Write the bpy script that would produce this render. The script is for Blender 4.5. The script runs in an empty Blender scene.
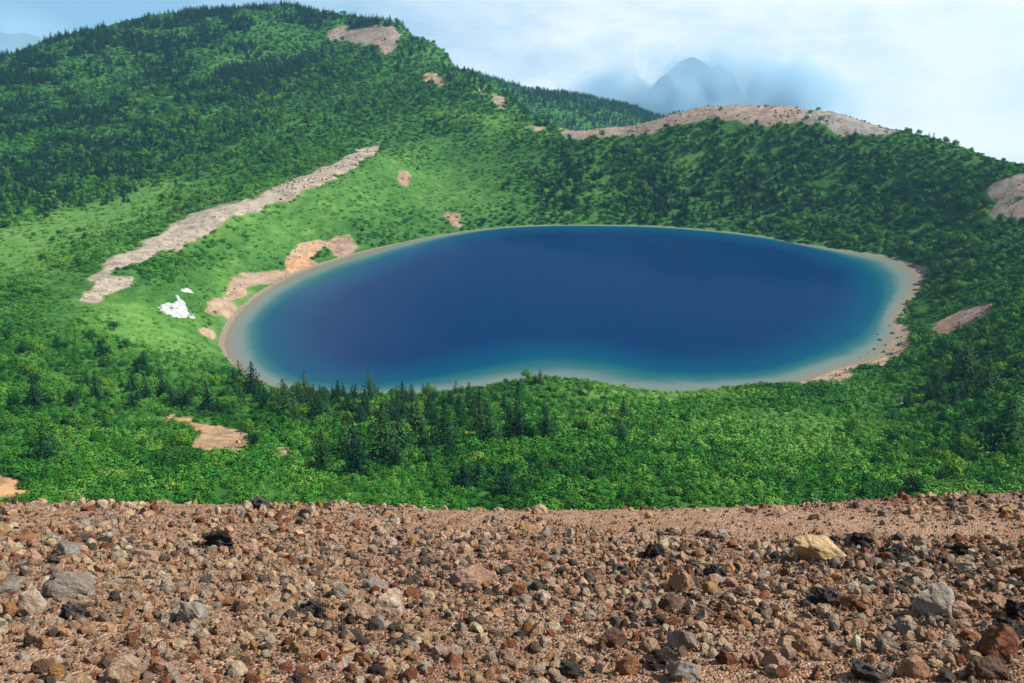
import bpy, bmesh, math, random
import numpy as np
from mathutils import Vector

random.seed(7)
RNG = np.random.default_rng(11)
scene = bpy.context.scene
COL = scene.collection
PITCH = math.radians(20.0)
FPX = 887.0
CAMZ = 170.0
CP, SP = math.cos(PITCH), math.sin(PITCH)

# ------------------------------------------------------------------ projection helpers
def ray(px, py):
    u = (np.asarray(px, float) - 512.0) / FPX
    v = (341.5 - np.asarray(py, float)) / FPX
    return u, CP + v * SP, -SP + v * CP

def at_y(px, py, d):
    u, dy, dz = ray(px, py)
    t = d / dy
    return float(u * t), float(d), float(CAMZ + dz * t)

def at_z(px, py, z=0.0):
    u, dy, dz = ray(px, py)
    t = (z - CAMZ) / dz
    return u * t, dy * t

def to_px(X, Y, Z):
    Z = np.asarray(Z) - CAMZ
    dep = np.maximum(Y * CP - Z * SP, 0.05)
    up = Y * SP + Z * CP
    return 512 + FPX * X / dep, 341.5 - FPX * up / dep, dep

# ------------------------------------------------------------------ noise
def hash2(ix, iy, seed):
    h = (ix.astype(np.int64) * 374761393 + iy.astype(np.int64) * 668265263 + seed * 974634777) & 0xffffffff
    h = ((h ^ (h >> 13)) * 1274126177) & 0xffffffff
    h = (h ^ (h >> 16)) & 0xffffffff
    return h.astype(np.float64) / 4294967295.0

def vnoise(x, y, seed=0):
    x = np.asarray(x, float); y = np.asarray(y, float)
    ix = np.floor(x); iy = np.floor(y)
    fx = x - ix; fy = y - iy
    fx = fx * fx * fx * (fx * (fx * 6 - 15) + 10); fy = fy * fy * fy * (fy * (fy * 6 - 15) + 10)
    a = hash2(ix, iy, seed); b = hash2(ix + 1, iy, seed)
    c = hash2(ix, iy + 1, seed); d = hash2(ix + 1, iy + 1, seed)
    return (a + (b - a) * fx) * (1 - fy) + (c + (d - c) * fx) * fy

def fbm(x, y, octaves=4, seed=0):
    s = 0; a = 0.5; t = 0
    for o in range(octaves):
        s = s + a * (vnoise(x * 2 ** o + 17.3 * o, y * 2 ** o - 9.1 * o, seed + o) - 0.5); t += a; a *= 0.5
    return s / t * 2   # about -1..1

def sstep(a, b, x):
    t = np.clip((x - a) / (b - a), 0, 1)
    return t * t * (3 - 2 * t)

# ------------------------------------------------------------------ polygons
def sdist(px, py, poly, chunk=60000):
    """signed distance, negative inside"""
    P = np.asarray(poly, float)
    A = P; B = np.roll(P, -1, axis=0)
    px = np.asarray(px, float).ravel(); py = np.asarray(py, float).ravel()
    out = np.empty(px.shape)
    E = B - A; L2 = np.maximum((E ** 2).sum(1), 1e-9)
    for s in range(0, len(px), chunk):
        x = px[s:s + chunk, None]; y = py[s:s + chunk, None]
        t = np.clip(((x - A[:, 0]) * E[:, 0] + (y - A[:, 1]) * E[:, 1]) / L2, 0, 1)
        d = np.sqrt((x - A[:, 0] - t * E[:, 0]) ** 2 + (y - A[:, 1] - t * E[:, 1]) ** 2).min(1)
        c = ((A[:, 1] > y) != (B[:, 1] > y)) & (x < (B[:, 0] - A[:, 0]) * (y - A[:, 1]) / np.where(np.abs(B[:, 1] - A[:, 1]) < 1e-9, 1e-9, B[:, 1] - A[:, 1]) + A[:, 0])
        ins = (c.sum(1) % 2) == 1
        out[s:s + chunk] = np.where(ins, -d, d)
    return out

def smooth_poly(P, n=2):
    P = np.asarray(P, float)
    for _ in range(n):
        Q = np.roll(P, -1, axis=0)
        P = np.stack([P * 0.75 + Q * 0.25, P * 0.25 + Q * 0.75], 1).reshape(-1, 2)
    return P

LAKE_PX = [(223, 348), (227, 331), (236, 316), (253, 299), (275, 285), (300, 272), (332, 261), (370, 250), (410, 241),
           (450, 233), (500, 227), (545, 225), (600, 225), (660, 226), (720, 231), (765, 236), (800, 244), (850, 251),
           (885, 256), (907, 263), (919, 275), (917, 289), (902, 305), (893, 322), (898, 335), (886, 350), (868, 362), (840, 367),
           (815, 378), (790, 385), (750, 391), (700, 395), (650, 396), (600, 392), (545, 388), (500, 391), (450, 396), (400, 399),
           (340, 399), (290, 394), (258, 384), (235, 366)]
DEEP_PX = [(270, 350), (262, 325), (290, 297), (330, 278), (375, 262), (415, 248), (455, 237), (500, 229), (545, 226.5), (600, 226.5),
           (660, 228), (720, 233), (780, 241), (835, 254), (868, 270), (882, 292), (872, 318), (850, 338), (805, 357), (750, 370),
           (690, 372), (640, 367), (600, 358), (550, 352), (500, 360), (440, 374), (380, 383), (320, 382), (285, 370)]
lx, ly = at_z(*np.array(LAKE_PX, float).T)
LAKE = smooth_poly(np.stack([lx, ly], 1), 2)
dx_, dy_ = at_z(*np.array(DEEP_PX, float).T)
DEEP = smooth_poly(np.stack([dx_, dy_], 1), 2)

# ------------------------------------------------------------------ terrain
CT = [  # pixel x, pixel y, forward distance in metres
 (90,295,470),(150,262,540),(230,222,640),(300,192,720),(375,152,860),
 (0,250,620),(0,200,800),(0,150,1000),(0,100,1200),(0,60,1400),(60,38,1500),(150,18,1600),(220,11,1640),(290,8,1650),(350,17,1580),(400,25,1500),
 (440,50,1400),(480,80,1250),(520,105,1100),(560,129,1000),
 (100,200,820),(200,180,860),(130,150,1020),(250,130,1050),(100,100,1220),(250,80,1300),(350,100,1150),(330,45,1480),
 (380,42,1440),(430,85,1230),(440,130,1000),(300,150,930),(195,214,680),(290,178,800),(350,155,880),(60,255,590),(40,150,1010),(180,60,1400),
 (430,180,870),(470,130,980),(500,160,900),(480,200,800),(540,180,840),(400,200,780),(300,230,680),(240,260,610),(200,300,510),(160,310,475),
 (565,131,970),(600,129,935),(640,124,915),(665,117,900),(700,109,890),(740,106,885),(780,107,880),(830,113,860),(870,122,840),(900,131,820),(930,139,790),(960,150,760),(1000,164,720),(1024,172,690),
 (600,180,840),(700,170,830),(780,180,800),(860,190,760),(940,220,690),(1000,220,640),(1000,250,560),(1024,250,540),(950,260,600),
 (960,300,500),(1024,300,440),(1024,350,350),(960,350,400),(925,350,430),(1000,400,290),(940,400,330),(1024,450,225),(900,420,310),(880,390,360),(960,450,235),
 (500,507,170),(500,450,235),(500,420,300),(512,400,350),(540,379,388),(600,384,375),(620,400,345),(700,450,240),(700,420,300),(700,396,352),(800,390,365),(850,450,240),
 (850,420,300),(820,397,348),(300,450,235),(300,420,290),(250,400,330),(150,450,230),(150,400,310),(60,450,225),(60,400,290),(0,350,370),
 (100,350,380),(200,370,400),(100,320,430),(0,300,460),(0,400,280),(0,450,220),(0,503,165),(1024,498,165),(250,507,168),(750,507,168),(400,400,352),(340,402,348),(450,398,352),
 (478,76,1950),(520,88,2000),(560,93,2050),(600,101,2050),(640,110,2050),(665,119,2000),(540,105,1800),(620,120,1850),
]
CW = [  # world points that the photograph does not show directly
 (0,-60,160),(100,-50,140),(-100,-50,140),(0,0,165.5),(30,0,163),(-30,0,163),(0,10,160.5),(25,12,158),(-25,12,158),(0,30,144),(60,60,115),(-60,60,115),(0,60,116),
 (0,100,92),(130,100,92),(-130,100,92),(0,140,76),(70,140,76),(-70,140,76),(150,140,78),(-150,140,78),(300,100,95),(-300,100,90),(300,250,55),(-300,200,62),(-360,300,35),
 (400,0,110),(500,300,62),(600,500,20),(720,600,-60),(550,700,10),(600,850,-100),(450,950,-40),(320,1020,-40),(180,1060,-30),(100,1120,-20),(300,1300,-140),(120,1500,-60),
 (500,1300,-220),(800,1000,-220),(900,500,-150),(1200,1500,-330),(1300,800,-300),(400,1750,-90),(800,1900,-250),(380,2050,-30),(700,2400,-220),(200,2400,-150),(330,1700,-130),(450,2000,-120),(600,2000,-230),(520,1600,-200),(380,2300,-160),(480,2200,-200),
 (-520,400,25),(-700,600,5),(-900,900,-10),(-1100,1200,20),(-1300,1500,10),(-1500,1800,-120),(-1000,1650,70),(-1300,700,-60),(-900,400,-20),(-1000,0,-20),(1000,0,-40),
 (-600,1900,90),(-300,1900,110),(-300,2400,-80),(-900,2400,-160),(-50,1750,60),(-30,2100,30),(-1500,2400,-250),(1400,2400,-380),(1600,0,-250),(-1600,0,-150),
]
pts = [at_y(*c) for c in CT] + CW
for px, py, d in [(560,129,1000),(565,131,970),(600,129,935),(640,124,915),(665,117,900),(700,109,890),(740,106,885),(780,107,880),(830,113,860),(870,122,840),(900,131,820),(930,139,790),(960,150,760),(1000,164,720),(1024,172,690),
                  (480,80,1250),(520,105,1100),(440,50,1400),(400,25,1500),(350,17,1580),(290,8,1650),(220,11,1640),(150,18,1600),(60,38,1500),
                  (478,73,1950),(520,84,2000),(560,88,2050),(600,97,2050),(640,105,2050),(665,114,2000)]:
    x, y, z = at_y(px, py, d); q = 1 + 55.0 / d
    pts.append((x * q, y * q, z - 16.0))
    x, y, z = at_y(px, py, d); q = 1 + 130.0 / d
    pts.append((x * q, y * q, z - 50.0))
for i in range(0, len(LAKE), 3):
    pts.append((LAKE[i, 0], LAKE[i, 1], 0.0))
pts.append((LAKE[:, 0].mean(), LAKE[:, 1].mean(), -30.0))
pts = np.array(pts)
C_MQ = 0.35
def kern(x1, y1, x2, y2):
    return np.sqrt((x1 - x2) ** 2 + (y1 - y2) ** 2 + C_MQ ** 2)
PX, PY = pts[:, 0] / 100, pts[:, 1] / 100
Km = kern(PX[:, None], PY[:, None], PX[None], PY[None])
n = len(pts)
M = np.zeros((n + 3, n + 3)); M[:n, :n] = Km - np.eye(n) * 0.004
M[:n, n] = 1; M[:n, n + 1] = PX; M[:n, n + 2] = PY; M[n, :n] = 1; M[n + 1, :n] = PX; M[n + 2, :n] = PY
Wt = np.linalg.solve(M, np.concatenate([pts[:, 2], [0, 0, 0]]))

def height_raw(X, Y):
    X = np.asarray(X, float).ravel(); Y = np.asarray(Y, float).ravel()
    out = np.empty(X.shape)
    for s in range(0, len(X), 40000):
        x = X[s:s + 40000] / 100; y = Y[s:s + 40000] / 100
        out[s:s + 40000] = kern(x[:, None], y[:, None], PX[None], PY[None]) @ Wt[:n] + Wt[n] + Wt[n + 1] * x + Wt[n + 2] * y
    sd = sdist(X, Y, LAKE)
    far = sstep(60, 400, sd)
    out += fbm(X / 90, Y / 90, 4, 3) * (1.0 + 2.2 * far) * sstep(0, 40, sd) * sstep(25, 200, Y)
    out += fbm(X / 16, Y / 16, 3, 9) * (0.6 + 0.9 * far) * sstep(0, 25, sd) * sstep(60, 200, Y)
    shore = 0.13 * sd
    hi = np.maximum(out, 0.10 * np.minimum(sd, 25) - 3.0 * np.maximum(sd - 130, 0))
    lo = np.minimum(out, -0.13 * np.minimum(-sd, 400) )
    lo = np.maximum(lo, -40)
    res = np.where(sd > 0, hi, lo)
    w = sstep(3, 12, np.abs(sd))
    return shore * (1 - w) + res * w, sd

def axis(parts):
    a = []
    for lo, hi, st in parts: a.append(np.arange(lo, hi, st))
    return np.concatenate(a + [np.array([parts[-1][1]], float)])
GX = axis([(-4000, -1600, 150), (-1600, -900, 22), (-900, -330, 6), (-330, 380, 3), (380, 700, 7), (700, 1600, 30), (1600, 4000, 150)])
GY = axis([(-400, -20, 20), (-20, 140, 8), (140, 900, 3), (900, 1750, 6), (1750, 2400, 10), (2400, 4600, 110)])
XX, YY = np.meshgrid(GX, GY)
Hg, SDg = height_raw(XX, YY)
Hg = Hg.reshape(XX.shape); SDg = SDg.reshape(XX.shape)
edge = sstep(1200, 3000, np.abs(XX - 0) - 250 * (XX < 0)) + sstep(2150, 3700, YY) + sstep(450, 1500, XX) * sstep(500, 1500, YY) * 0.5
Hg = Hg * (1 - np.clip(edge, 0, 1)) + (-1500 + 40 * fbm(XX / 700, YY / 700, 3, 5)) * np.clip(edge, 0, 1)

def H(X, Y):
    X = np.asarray(X, float); Y = np.asarray(Y, float)
    i = np.clip(np.searchsorted(GX, X) - 1, 0, len(GX) - 2); j = np.clip(np.searchsorted(GY, Y) - 1, 0, len(GY) - 2)
    fx = (X - GX[i]) / (GX[i + 1] - GX[i]); fy = (Y - GY[j]) / (GY[j + 1] - GY[j])
    return (Hg[j, i] * (1 - fx) + Hg[j, i + 1] * fx) * (1 - fy) + (Hg[j + 1, i] * (1 - fx) + Hg[j + 1, i + 1] * fx) * fy

def hit(px, py, dmin=150.0, dmax=2600.0):
    """first point of the terrain seen through a pixel"""
    u, dy, dz = ray(px, py)
    ds = np.exp(np.linspace(math.log(dmin), math.log(dmax), 1500))
    X = u * ds / dy; Z = CAMZ + dz * ds / dy
    below = Z < H(X, ds)
    k = int(np.argmax(below)) if below.any() else len(ds) - 1
    return float(X[k]), float(ds[k])

def visible(X, Y, Z, margin=8.0):
    """rough line of sight test against the height field"""
    ok = np.ones(len(X), bool)
    for t in np.linspace(0.12, 0.97, 60):
        ok &= (CAMZ + (Z + margin - CAMZ) * t) > H(X * t, Y * t) - 0.5
    return ok

# ------------------------------------------------------------------ land cover map
def P(poly, kind): return (smooth_poly(poly, 1), kind)
BARE = [
 P([(378,147),(362,158),(332,178),(292,195),(255,208),(225,222),(195,238),(166,256),(130,263),(112,268),(84,281),(98,269),(130,250),(150,238),(188,217),(210,208),(240,204),(275,191),(320,171),(350,155)], 'ash'),
 P([(75,299),(100,279),(120,276),(134,281),(120,289),(100,302)], 'ash'),
 P([(330,33),(372,28),(398,30),(396,50),(386,54),(378,43),(335,41)], 'pink'),
 P([(425,76),(449,82),(446,88),(428,86)], 'ochre'),
 P([(488,94),(506,103),(502,109),(494,102)], 'pink'),
 P([(468,93),(480,91),(484,94)], 'pink'),
 P([(528,124),(545,128),(548,133),(535,130)], 'pink'),
 P([(556,122),(600,120),(640,115),(665,108),(700,100),(740,98),(795,99),(806,110),(795,118),(772,125),(755,121),(728,115),(700,117),(672,124),(655,131),(630,132),(600,137),(568,135)], 'pink'),
 P([(802,99),(850,104),(884,116),(908,129),(884,133),(858,134),(838,133),(822,122),(803,119)], 'grey'),
 P([(1040,174),(1002,180),(990,192),(1004,202),(988,217),(1040,216)], 'pink'),
 P([(928,332),(950,316),(978,307),(992,303),(988,312),(960,324),(942,334)], 'red'),
 P([(286,268),(290,250),(305,244),(322,240),(318,252),(306,258),(312,268),(296,272)], 'orange'),
 P([(328,245),(345,238),(356,244),(348,252),(334,252)], 'red'),
 P([(205,314),(212,300),(228,302),(246,318),(232,318),(220,312)], 'pinkorange'),
 P([(222,290),(232,280),(262,276),(286,272),(270,284),(246,286),(238,296),(230,300)], 'pinkorange'),
 P([(190,333),(205,328),(214,336),(220,345),(208,342)], 'pinkorange'),
 P([(171,413),(190,420),(214,427),(240,432),(256,441),(246,447),(204,453),(190,449),(200,434),(184,424)], 'orange'),
 P([(-20,462),(10,470),(24,482),(36,502),(-20,505)], 'orange'),
 P([(398,176),(406,177),(407,184),(400,184)], 'red'),
 P([(446,216),(456,216),(460,224),(448,223)], 'red'),
 P([(795,384),(822,366),(858,363),(852,374),(815,386)], 'sand'),
 P([(868,366),(880,344),(898,326),(908,334),(896,354),(880,366)], 'sand'),
 P([(278,452),(284,450),(284,460),(278,462)], 'pinkorange'),
 P([(905,262),(922,268),(928,280),(918,278)], 'sand'),
 P([(600,120),(604,120),(604,118)], 'pink'),
]
COLS = {'ash': (0.40, 0.335, 0.26), 'pink': (0.33, 0.235, 0.175), 'ochre': (0.45, 0.27, 0.13), 'grey': (0.25, 0.23, 0.21), 'red': (0.34, 0.19, 0.12),
        'orange': (0.50, 0.27, 0.11), 'pinkorange': (0.38, 0.24, 0.15), 'sand': (0.42, 0.29, 0.17)}
def gauss(u, v, L):
    s = 0
    for cx, cy, rx, ry, a, rot in L:
        c, sn = math.cos(math.radians(rot)), math.sin(math.radians(rot))
        x = (u - cx) * c + (v - cy) * sn; y = -(u - cx) * sn + (v - cy) * c
        s = s + a * np.exp(-((x / rx) ** 2 + (y / ry) ** 2))
    return s
# image-region ellipses naming where each kind of growth is dense (cx, cy, rx, ry, amount, tilt)
FIR = [(60,95,150,40,.5,-18),(180,40,200,26,.9,-10),(320,18,90,10,.9,5),(280,72,75,13,.85,-5),(150,120,150,28,.45,-20),(70,190,90,22,.5,-12),(30,150,70,40,.3,0),
       (600,105,110,22,1.,10),(566,190,26,40,.9,15),(655,190,22,36,.6,0),(760,165,50,30,.7,0),(700,210,70,16,.4,0),(820,205,80,28,.5,10),(880,160,90,20,.25,20),
       (985,360,50,30,.45,-30),(960,410,30,25,.4,0),(440,430,120,34,.48,0),(310,412,60,14,.5,0),(360,460,60,20,.2,0),(300,400,60,20,.14,0),(120,400,130,20,.08,0),(210,140,110,16,.35,-15)]
BRD = [(200,130,200,60,.35,-18),(380,90,80,50,.3,20),(620,200,90,24,.7,0),(800,190,170,55,1.0,12),(960,240,80,40,.6,20),(980,340,60,60,.6,0),(980,430,40,40,.6,0),(60,380,120,50,.25,0),
       (760,235,110,8,.6,7),(900,430,40,60,.2,0),(430,430,150,36,.30,0),(200,400,120,16,.3,0),(560,190,20,30,.4,20),(300,210,60,10,.1,0),(640,170,40,20,.3,0)]
MEAD = [(70,225,130,18,1.,-12),(20,262,60,18,.7,-8),(160,190,60,10,.5,-20),(690,150,16,38,.55,10),(600,190,18,26,.5,15),(240,215,80,14,.7,-25),(480,118,50,7,.6,10),
        (460,200,40,30,.25,0),(640,240,20,10,.3,0),(785,190,14,22,.5,0),(730,150,25,18,.4,0),(820,440,80,26,.5,6),(650,390,90,14,.85,4),(700,420,140,26,.45,4),(150,330,70,24,.5,15),(240,300,26,30,.6,0),
        (200,115,70,8,.35,-15),(250,60,60,8,.4,-8),(300,120,60,14,.3,-20),(410,150,60,12,.25,-20)]
SMOOTH = [(150,320,110,34,1.,20),(270,240,110,26,1.,-30),(440,185,100,45,1.,-15),(330,215,80,30,.6,-30)]

def cover(X, Y):
    Z = H(X, Y)
    rag = 0.55 * fbm(X / 11, Y / 11, 4, 301) + 0.45 * fbm(X / 34, Y / 34, 2, 303)
    u, v, dep = to_px(X, Y, Z)
    du = fbm(X / 22, Y / 22, 3, 41) * 7 * (500 / np.maximum(Y, 160)) ** .7
    dv = fbm(X / 22, Y / 22, 3, 57) * 3 * (500 / np.maximum(Y, 160)) ** .7
    u2, v2 = u + du, v + dv
    bare = np.zeros(len(X)); col = np.tile(np.array([0.36, 0.28, 0.2]), (len(X), 1)); best = np.full(len(X), 1e9)
    near = (v > -40) & (v < 530) & (u > -80) & (u < 1100)
    idx = np.where(near)[0]
    for poly, kind in BARE:
        sd = sdist(u2[idx], v2[idx], poly)
        if kind in ('sand', 'pinkorange', 'orange', 'red', 'grey') or (kind == 'pink' and poly[:, 0].mean() > 520):
            sd = np.where(Y[idx] > (900 if kind not in ('pink', 'grey') else 1080), 99, sd)
        m = sd < best[idx]
        best[idx] = np.where(m, sd, best[idx])
        col[idx] = np.where(m[:, None], np.array(COLS[kind]), col[idx])
    bare = np.clip(0.70 - best / 8.0 + rag * 1.1, 0, 1) * (best < 7)
    return u, v, bare, col

# ------------------------------------------------------------------ materials
def new_mat(name):
    m = bpy.data.materials.new(name); m.use_nodes = True
    nt = m.node_tree
    for nd in list(nt.nodes): nt.nodes.remove(nd)
    return m, nt
class NB:
    def __init__(s, nt): s.nt = nt
    def n(s, t, **kw):
        nd = s.nt.nodes.new(t)
        for k, v in kw.items(): setattr(nd, k, v)
        return nd
    def l(s, a, b): s.nt.links.new(a, b)
    def noise(s, vec, scale, detail=4, rough=0.55, dist=0.0):
        nd = s.n('ShaderNodeTexNoise'); nd.inputs['Scale'].default_value = scale; nd.inputs['Detail'].default_value = detail
        nd.inputs['Roughness'].default_value = rough; nd.inputs['Distortion'].default_value = dist
        if vec is not None: s.l(vec, nd.inputs['Vector'])
        return nd.outputs['Fac']
    def ramp(s, fac, stops):
        nd = s.n('ShaderNodeValToRGB'); cr = nd.color_ramp
        while len(cr.elements) < len(stops): cr.elements.new(0.5)
        for e, (p, c) in zip(cr.elements, stops):
            e.position = p; e.color = (*c, 1) if len(c) == 3 else c
        s.l(fac, nd.inputs['Fac']); return nd.outputs['Color']
    def math(s, op, a, b=None, c=None, clamp=False):
        nd = s.n('ShaderNodeMath', operation=op); nd.use_clamp = clamp
        for i, x in enumerate((a, b, c)):
            if x is None: continue
            if isinstance(x, (int, float)): nd.inputs[i].default_value = x
            else: s.l(x, nd.inputs[i])
        return nd.outputs[0]
    def mix(s, fac, a, b, blend='MIX'):
        nd = s.n('ShaderNodeMix', data_type='RGBA', blend_type=blend)
        for sock, x in ((nd.inputs[0], fac), (nd.inputs[6], a), (nd.inputs[7], b)):
            if isinstance(x, (int, float)): sock.default_value = x
            elif isinstance(x, tuple): sock.default_value = (*x, 1)
            else: s.l(x, sock)
        return nd.outputs[2]
    def mr(s, v, a, b, c=0., d=1.):
        nd = s.n('ShaderNodeMapRange'); nd.clamp = True
        s.l(v, nd.inputs[0])
        for i, x in enumerate((a, b, c, d)): nd.inputs[i + 1].default_value = x
        return nd.outputs[0]
    def attr(s, name, typ='GEOMETRY'):
        nd = s.n('ShaderNodeAttribute'); nd.attribute_type = typ; nd.attribute_name = name; return nd
    def bump(s, h, strength, dist=0.1):
        nd = s.n('ShaderNodeBump'); nd.inputs['Strength'].default_value = strength; nd.inputs['Distance'].default_value = dist
        s.l(h, nd.inputs['Height']); return nd.outputs['Normal']
    def principled(s, col, rough=0.9, normal=None, spec=0.2):
        b = s.n('ShaderNodeBsdfPrincipled'); b.inputs['Roughness'].default_value = rough; b.inputs['Specular IOR Level'].default_value = spec
        if isinstance(col, tuple): b.inputs['Base Color'].default_value = (*col, 1)
        else: s.l(col, b.inputs['Base Color'])
        if normal is not None: s.l(normal, b.inputs['Normal'])
        o = s.n('ShaderNodeOutputMaterial'); s.l(b.outputs[0], o.inputs['Surface']); return b

def foliage_mat(name, dark, mid, light, source, trans=0.10):
    """leaves: one colour family per kind, varied plant by plant"""
    m, nt = new_mat(name); b = NB(nt)
    if source == 'INSTANCER': f = b.attr('tint', 'INSTANCER').outputs['Fac']
    else: f = b.n('ShaderNodeObjectInfo').outputs['Random']
    geo = b.n('ShaderNodeNewGeometry')
    c = b.ramp(f, [(0.0, dark), (0.5, mid), (1.0, light)])
    pi = b.math('MULTIPLY_ADD', geo.outputs['Random Per Island'], 0.5, 0.75)
    hsv = b.n('ShaderNodeHueSaturation'); b.l(c, hsv.inputs['Color']); b.l(pi, hsv.inputs['Value']); b.l(b.math('MULTIPLY_ADD', b.n('ShaderNodeObjectInfo').outputs['Random'], -0.032, 0.508), hsv.inputs['Hue'])
    df = b.n('ShaderNodeBsdfPrincipled'); df.inputs['Roughness'].default_value = 0.7; df.inputs['Specular IOR Level'].default_value = 0.06
    tr = b.n('ShaderNodeBsdfTranslucent')
    b.l(hsv.outputs[0], df.inputs['Base Color']); b.l(hsv.outputs[0], tr.inputs['Color'])
    mx = b.n('ShaderNodeMixShader'); mx.inputs[0].default_value = trans
    b.l(df.outputs[0], mx.inputs[1]); b.l(tr.outputs[0], mx.inputs[2])
    o = b.n('ShaderNodeOutputMaterial'); b.l(mx.outputs[0], o.inputs['Surface'])
    return m
FIRC = ((0.005, 0.028, 0.013), (0.010, 0.048, 0.018), (0.028, 0.088, 0.022))
BRDC = ((0.009, 0.055, 0.014), (0.028, 0.135, 0.020), (0.105, 0.280, 0.026))
SHRC = ((0.012, 0.075, 0.013), (0.042, 0.190, 0.020), (0.140, 0.340, 0.055))
bark, nt = new_mat('bark'); b = NB(nt)
tc = b.n('ShaderNodeTexCoord').outputs['Object']
b.principled(b.ramp(b.noise(tc, 6), [(0.3, (0.07, 0.055, 0.04)), (0.7, (0.17, 0.14, 0.11))]))

def rock_mat(name, mode):
    m, nt = new_mat(name); b = NB(nt)
    if mode == 'INSTANCER': base = b.attr('tint', 'INSTANCER').outputs['Color']
    else: base = b.n('ShaderNodeObjectInfo').outputs['Color']
    tc = b.n('ShaderNodeTexCoord').outputs['Object']
    oi = b.n('ShaderNodeObjectInfo').outputs['Random']
    add = b.n('ShaderNodeVectorMath', operation='ADD'); b.l(tc, add.inputs[0])
    mul = b.math('MULTIPLY', oi, 40.0); b.l(mul, add.inputs[1])
    v = add.outputs[0]
    n1 = b.noise(v, 1.6, 5, 0.6); n2 = b.noise(v, 7.0, 6, 0.7); n3 = b.noise(v, 3.0, 3, 0.5)
    dark = b.mix(1.0, base, (0.66, 0.58, 0.52), 'MULTIPLY')
    c = b.mix(b.mr(n1, 0.40, 0.62), dark, base)
    c = b.mix(b.mr(n3, 0.60, 0.75, 0, 0.45), c, (0.30, 0.15, 0.08))          # iron stain
    c = b.mix(b.mr(n2, 0.55, 0.75, 0, 0.5), c, (0.42, 0.40, 0.35))          # lichen and dust
    c = b.mix(b.mr(n2, 0.22, 0.36, 0.6, 0), c, (0.07, 0.055, 0.05))  # crevices blackened, shade put into the rock colour
    h = b.math('MULTIPLY_ADD', n2, 0.5, n1)
    b.principled(c, 0.92, b.bump(h, 0.9, 0.12), 0.15)
    return m
M_ROCK = rock_mat('volcanic_rock', 'OBJ'); M_PEB = rock_mat('rubble_stone', 'INSTANCER')

# terrain material
M_TER, nt = new_mat('mountain_ground'); b = NB(nt)
pos = b.n('ShaderNodeTexCoord').outputs['Object']
bare = b.attr('bare').outputs['Fac']; bcol = b.attr('bare_col').outputs['Color']; mead = b.attr('meadow').outputs['Fac']; wet = b.attr('shore').outputs['Fac']
n_big = b.noise(pos, 0.02, 5); n_mid = b.noise(pos, 0.12, 6, 0.65); n_fine = b.noise(pos, 0.7, 5, 0.7)
g1 = b.ramp(n_mid, [(0.3, (0.020, 0.075, 0.014)), (0.5, (0.045, 0.150, 0.024)), (0.7, (0.090, 0.225, 0.04))])
g2 = b.ramp(n_mid, [(0.3, (0.06, 0.19, 0.032)), (0.52, (0.12, 0.27, 0.05)), (0.72, (0.24, 0.35, 0.10))])
gc = b.mix(b.mr(b.math('MULTIPLY_ADD', n_big, 0.6, mead), 0.5, 1.0), g1, g2)
gc = b.mix(b.mr(n_fine, 0.35, 0.65, 0.0, 0.35), gc, (0.02, 0.055, 0.015))
br = b.mix(b.mr(n_mid, 0.38, 0.60), b.mix(1.0, bcol, (0.55, 0.50, 0.48), 'MULTIPLY'), b.mix(1.0, bcol, (1.2, 1.2, 1.2), 'MULTIPLY'))
br = b.mix(b.mr(n_fine, 0.4, 0.75, 0, 0.5), br, (0.44, 0.39, 0.33))
br = b.mix(b.mr(b.noise(pos, 0.22, 6, 0.75, 1.0), 0.54, 0.66, 0, 0.75), br, (0.09, 0.075, 0.05))
br = b.mix(b.mr(b.noise(pos, 0.05, 6, 0.7), 0.50, 0.62, 0, 0.55), br, (0.42, 0.36, 0.29))
br = b.mix(b.mr(b.noise(pos, 0.09, 5, 0.7, 2.0), 0.55, 0.64, 0, 0.5), br, (0.05, 0.10, 0.03))
br = b.mix(b.mr(n_big, 0.4, 0.6, 0, 0.3), br, (0.26, 0.22, 0.18))
e = b.math('ADD', bare, b.math('MULTIPLY', b.math('SUBTRACT', n_mid, 0.5), 0.5))
e = b.math('ADD', e, b.math('MULTIPLY', b.math('SUBTRACT', n_fine, 0.5), 0.7))
gc = b.mix(b.mr(e, 0.22, 0.46, 0.0, 0.75), gc, b.mix(n_fine, (0.13, 0.16, 0.05), (0.24, 0.22, 0.11)))     # thin dry grass at the margins
c = b.mix(b.mr(e, 0.44, 0.56), gc, br)
sh = b.math('ADD', wet, b.math('MULTIPLY', b.math('SUBTRACT', n_mid, 0.5), 0.8))
shc = b.ramp(n_fine, [(0.3, (0.14, 0.11, 0.08)), (0.6, (0.30, 0.25, 0.18))])
c = b.mix(b.mr(sh, 0.5, 0.6), c, shc)
b.principled(c, 0.95, b.bump(b.math('MULTIPLY_ADD', n_fine, 0.4, n_mid), 0.6, 1.2), 0.1)

# lake water: body colour follows the depth of the water
M_WAT, nt = new_mat('lake_water'); b = NB(nt)
pos = b.n('ShaderNodeTexCoord').outputs['Object']
dep = b.attr('depth').outputs['Fac']
dep2 = b.math('ADD', dep, b.math('MULTIPLY', b.math('SUBTRACT', b.noise(pos, 0.035, 7, 0.62, 1.2), 0.5), 0.20))
wc = b.ramp(dep2, [(0.0, (0.21, 0.17, 0.11)), (0.08, (0.18, 0.18, 0.14)), (0.27, (0.130, 0.185, 0.170)), (0.45, (0.026, 0.115, 0.120)), (0.66, (0.000, 0.068, 0.115)), (0.84, (0.000, 0.040, 0.108)), (1.0, (0.000, 0.022, 0.088))])
nn = b.math('ADD', b.noise(pos, 0.9, 3, 0.6), b.math('MULTIPLY', b.noise(pos, 0.25, 3), 1.5))
wnrm = b.bump(nn, 0.10, 0.12)
df = b.n('ShaderNodeBsdfDiffuse'); b.l(wc, df.inputs['Color'])
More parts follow.
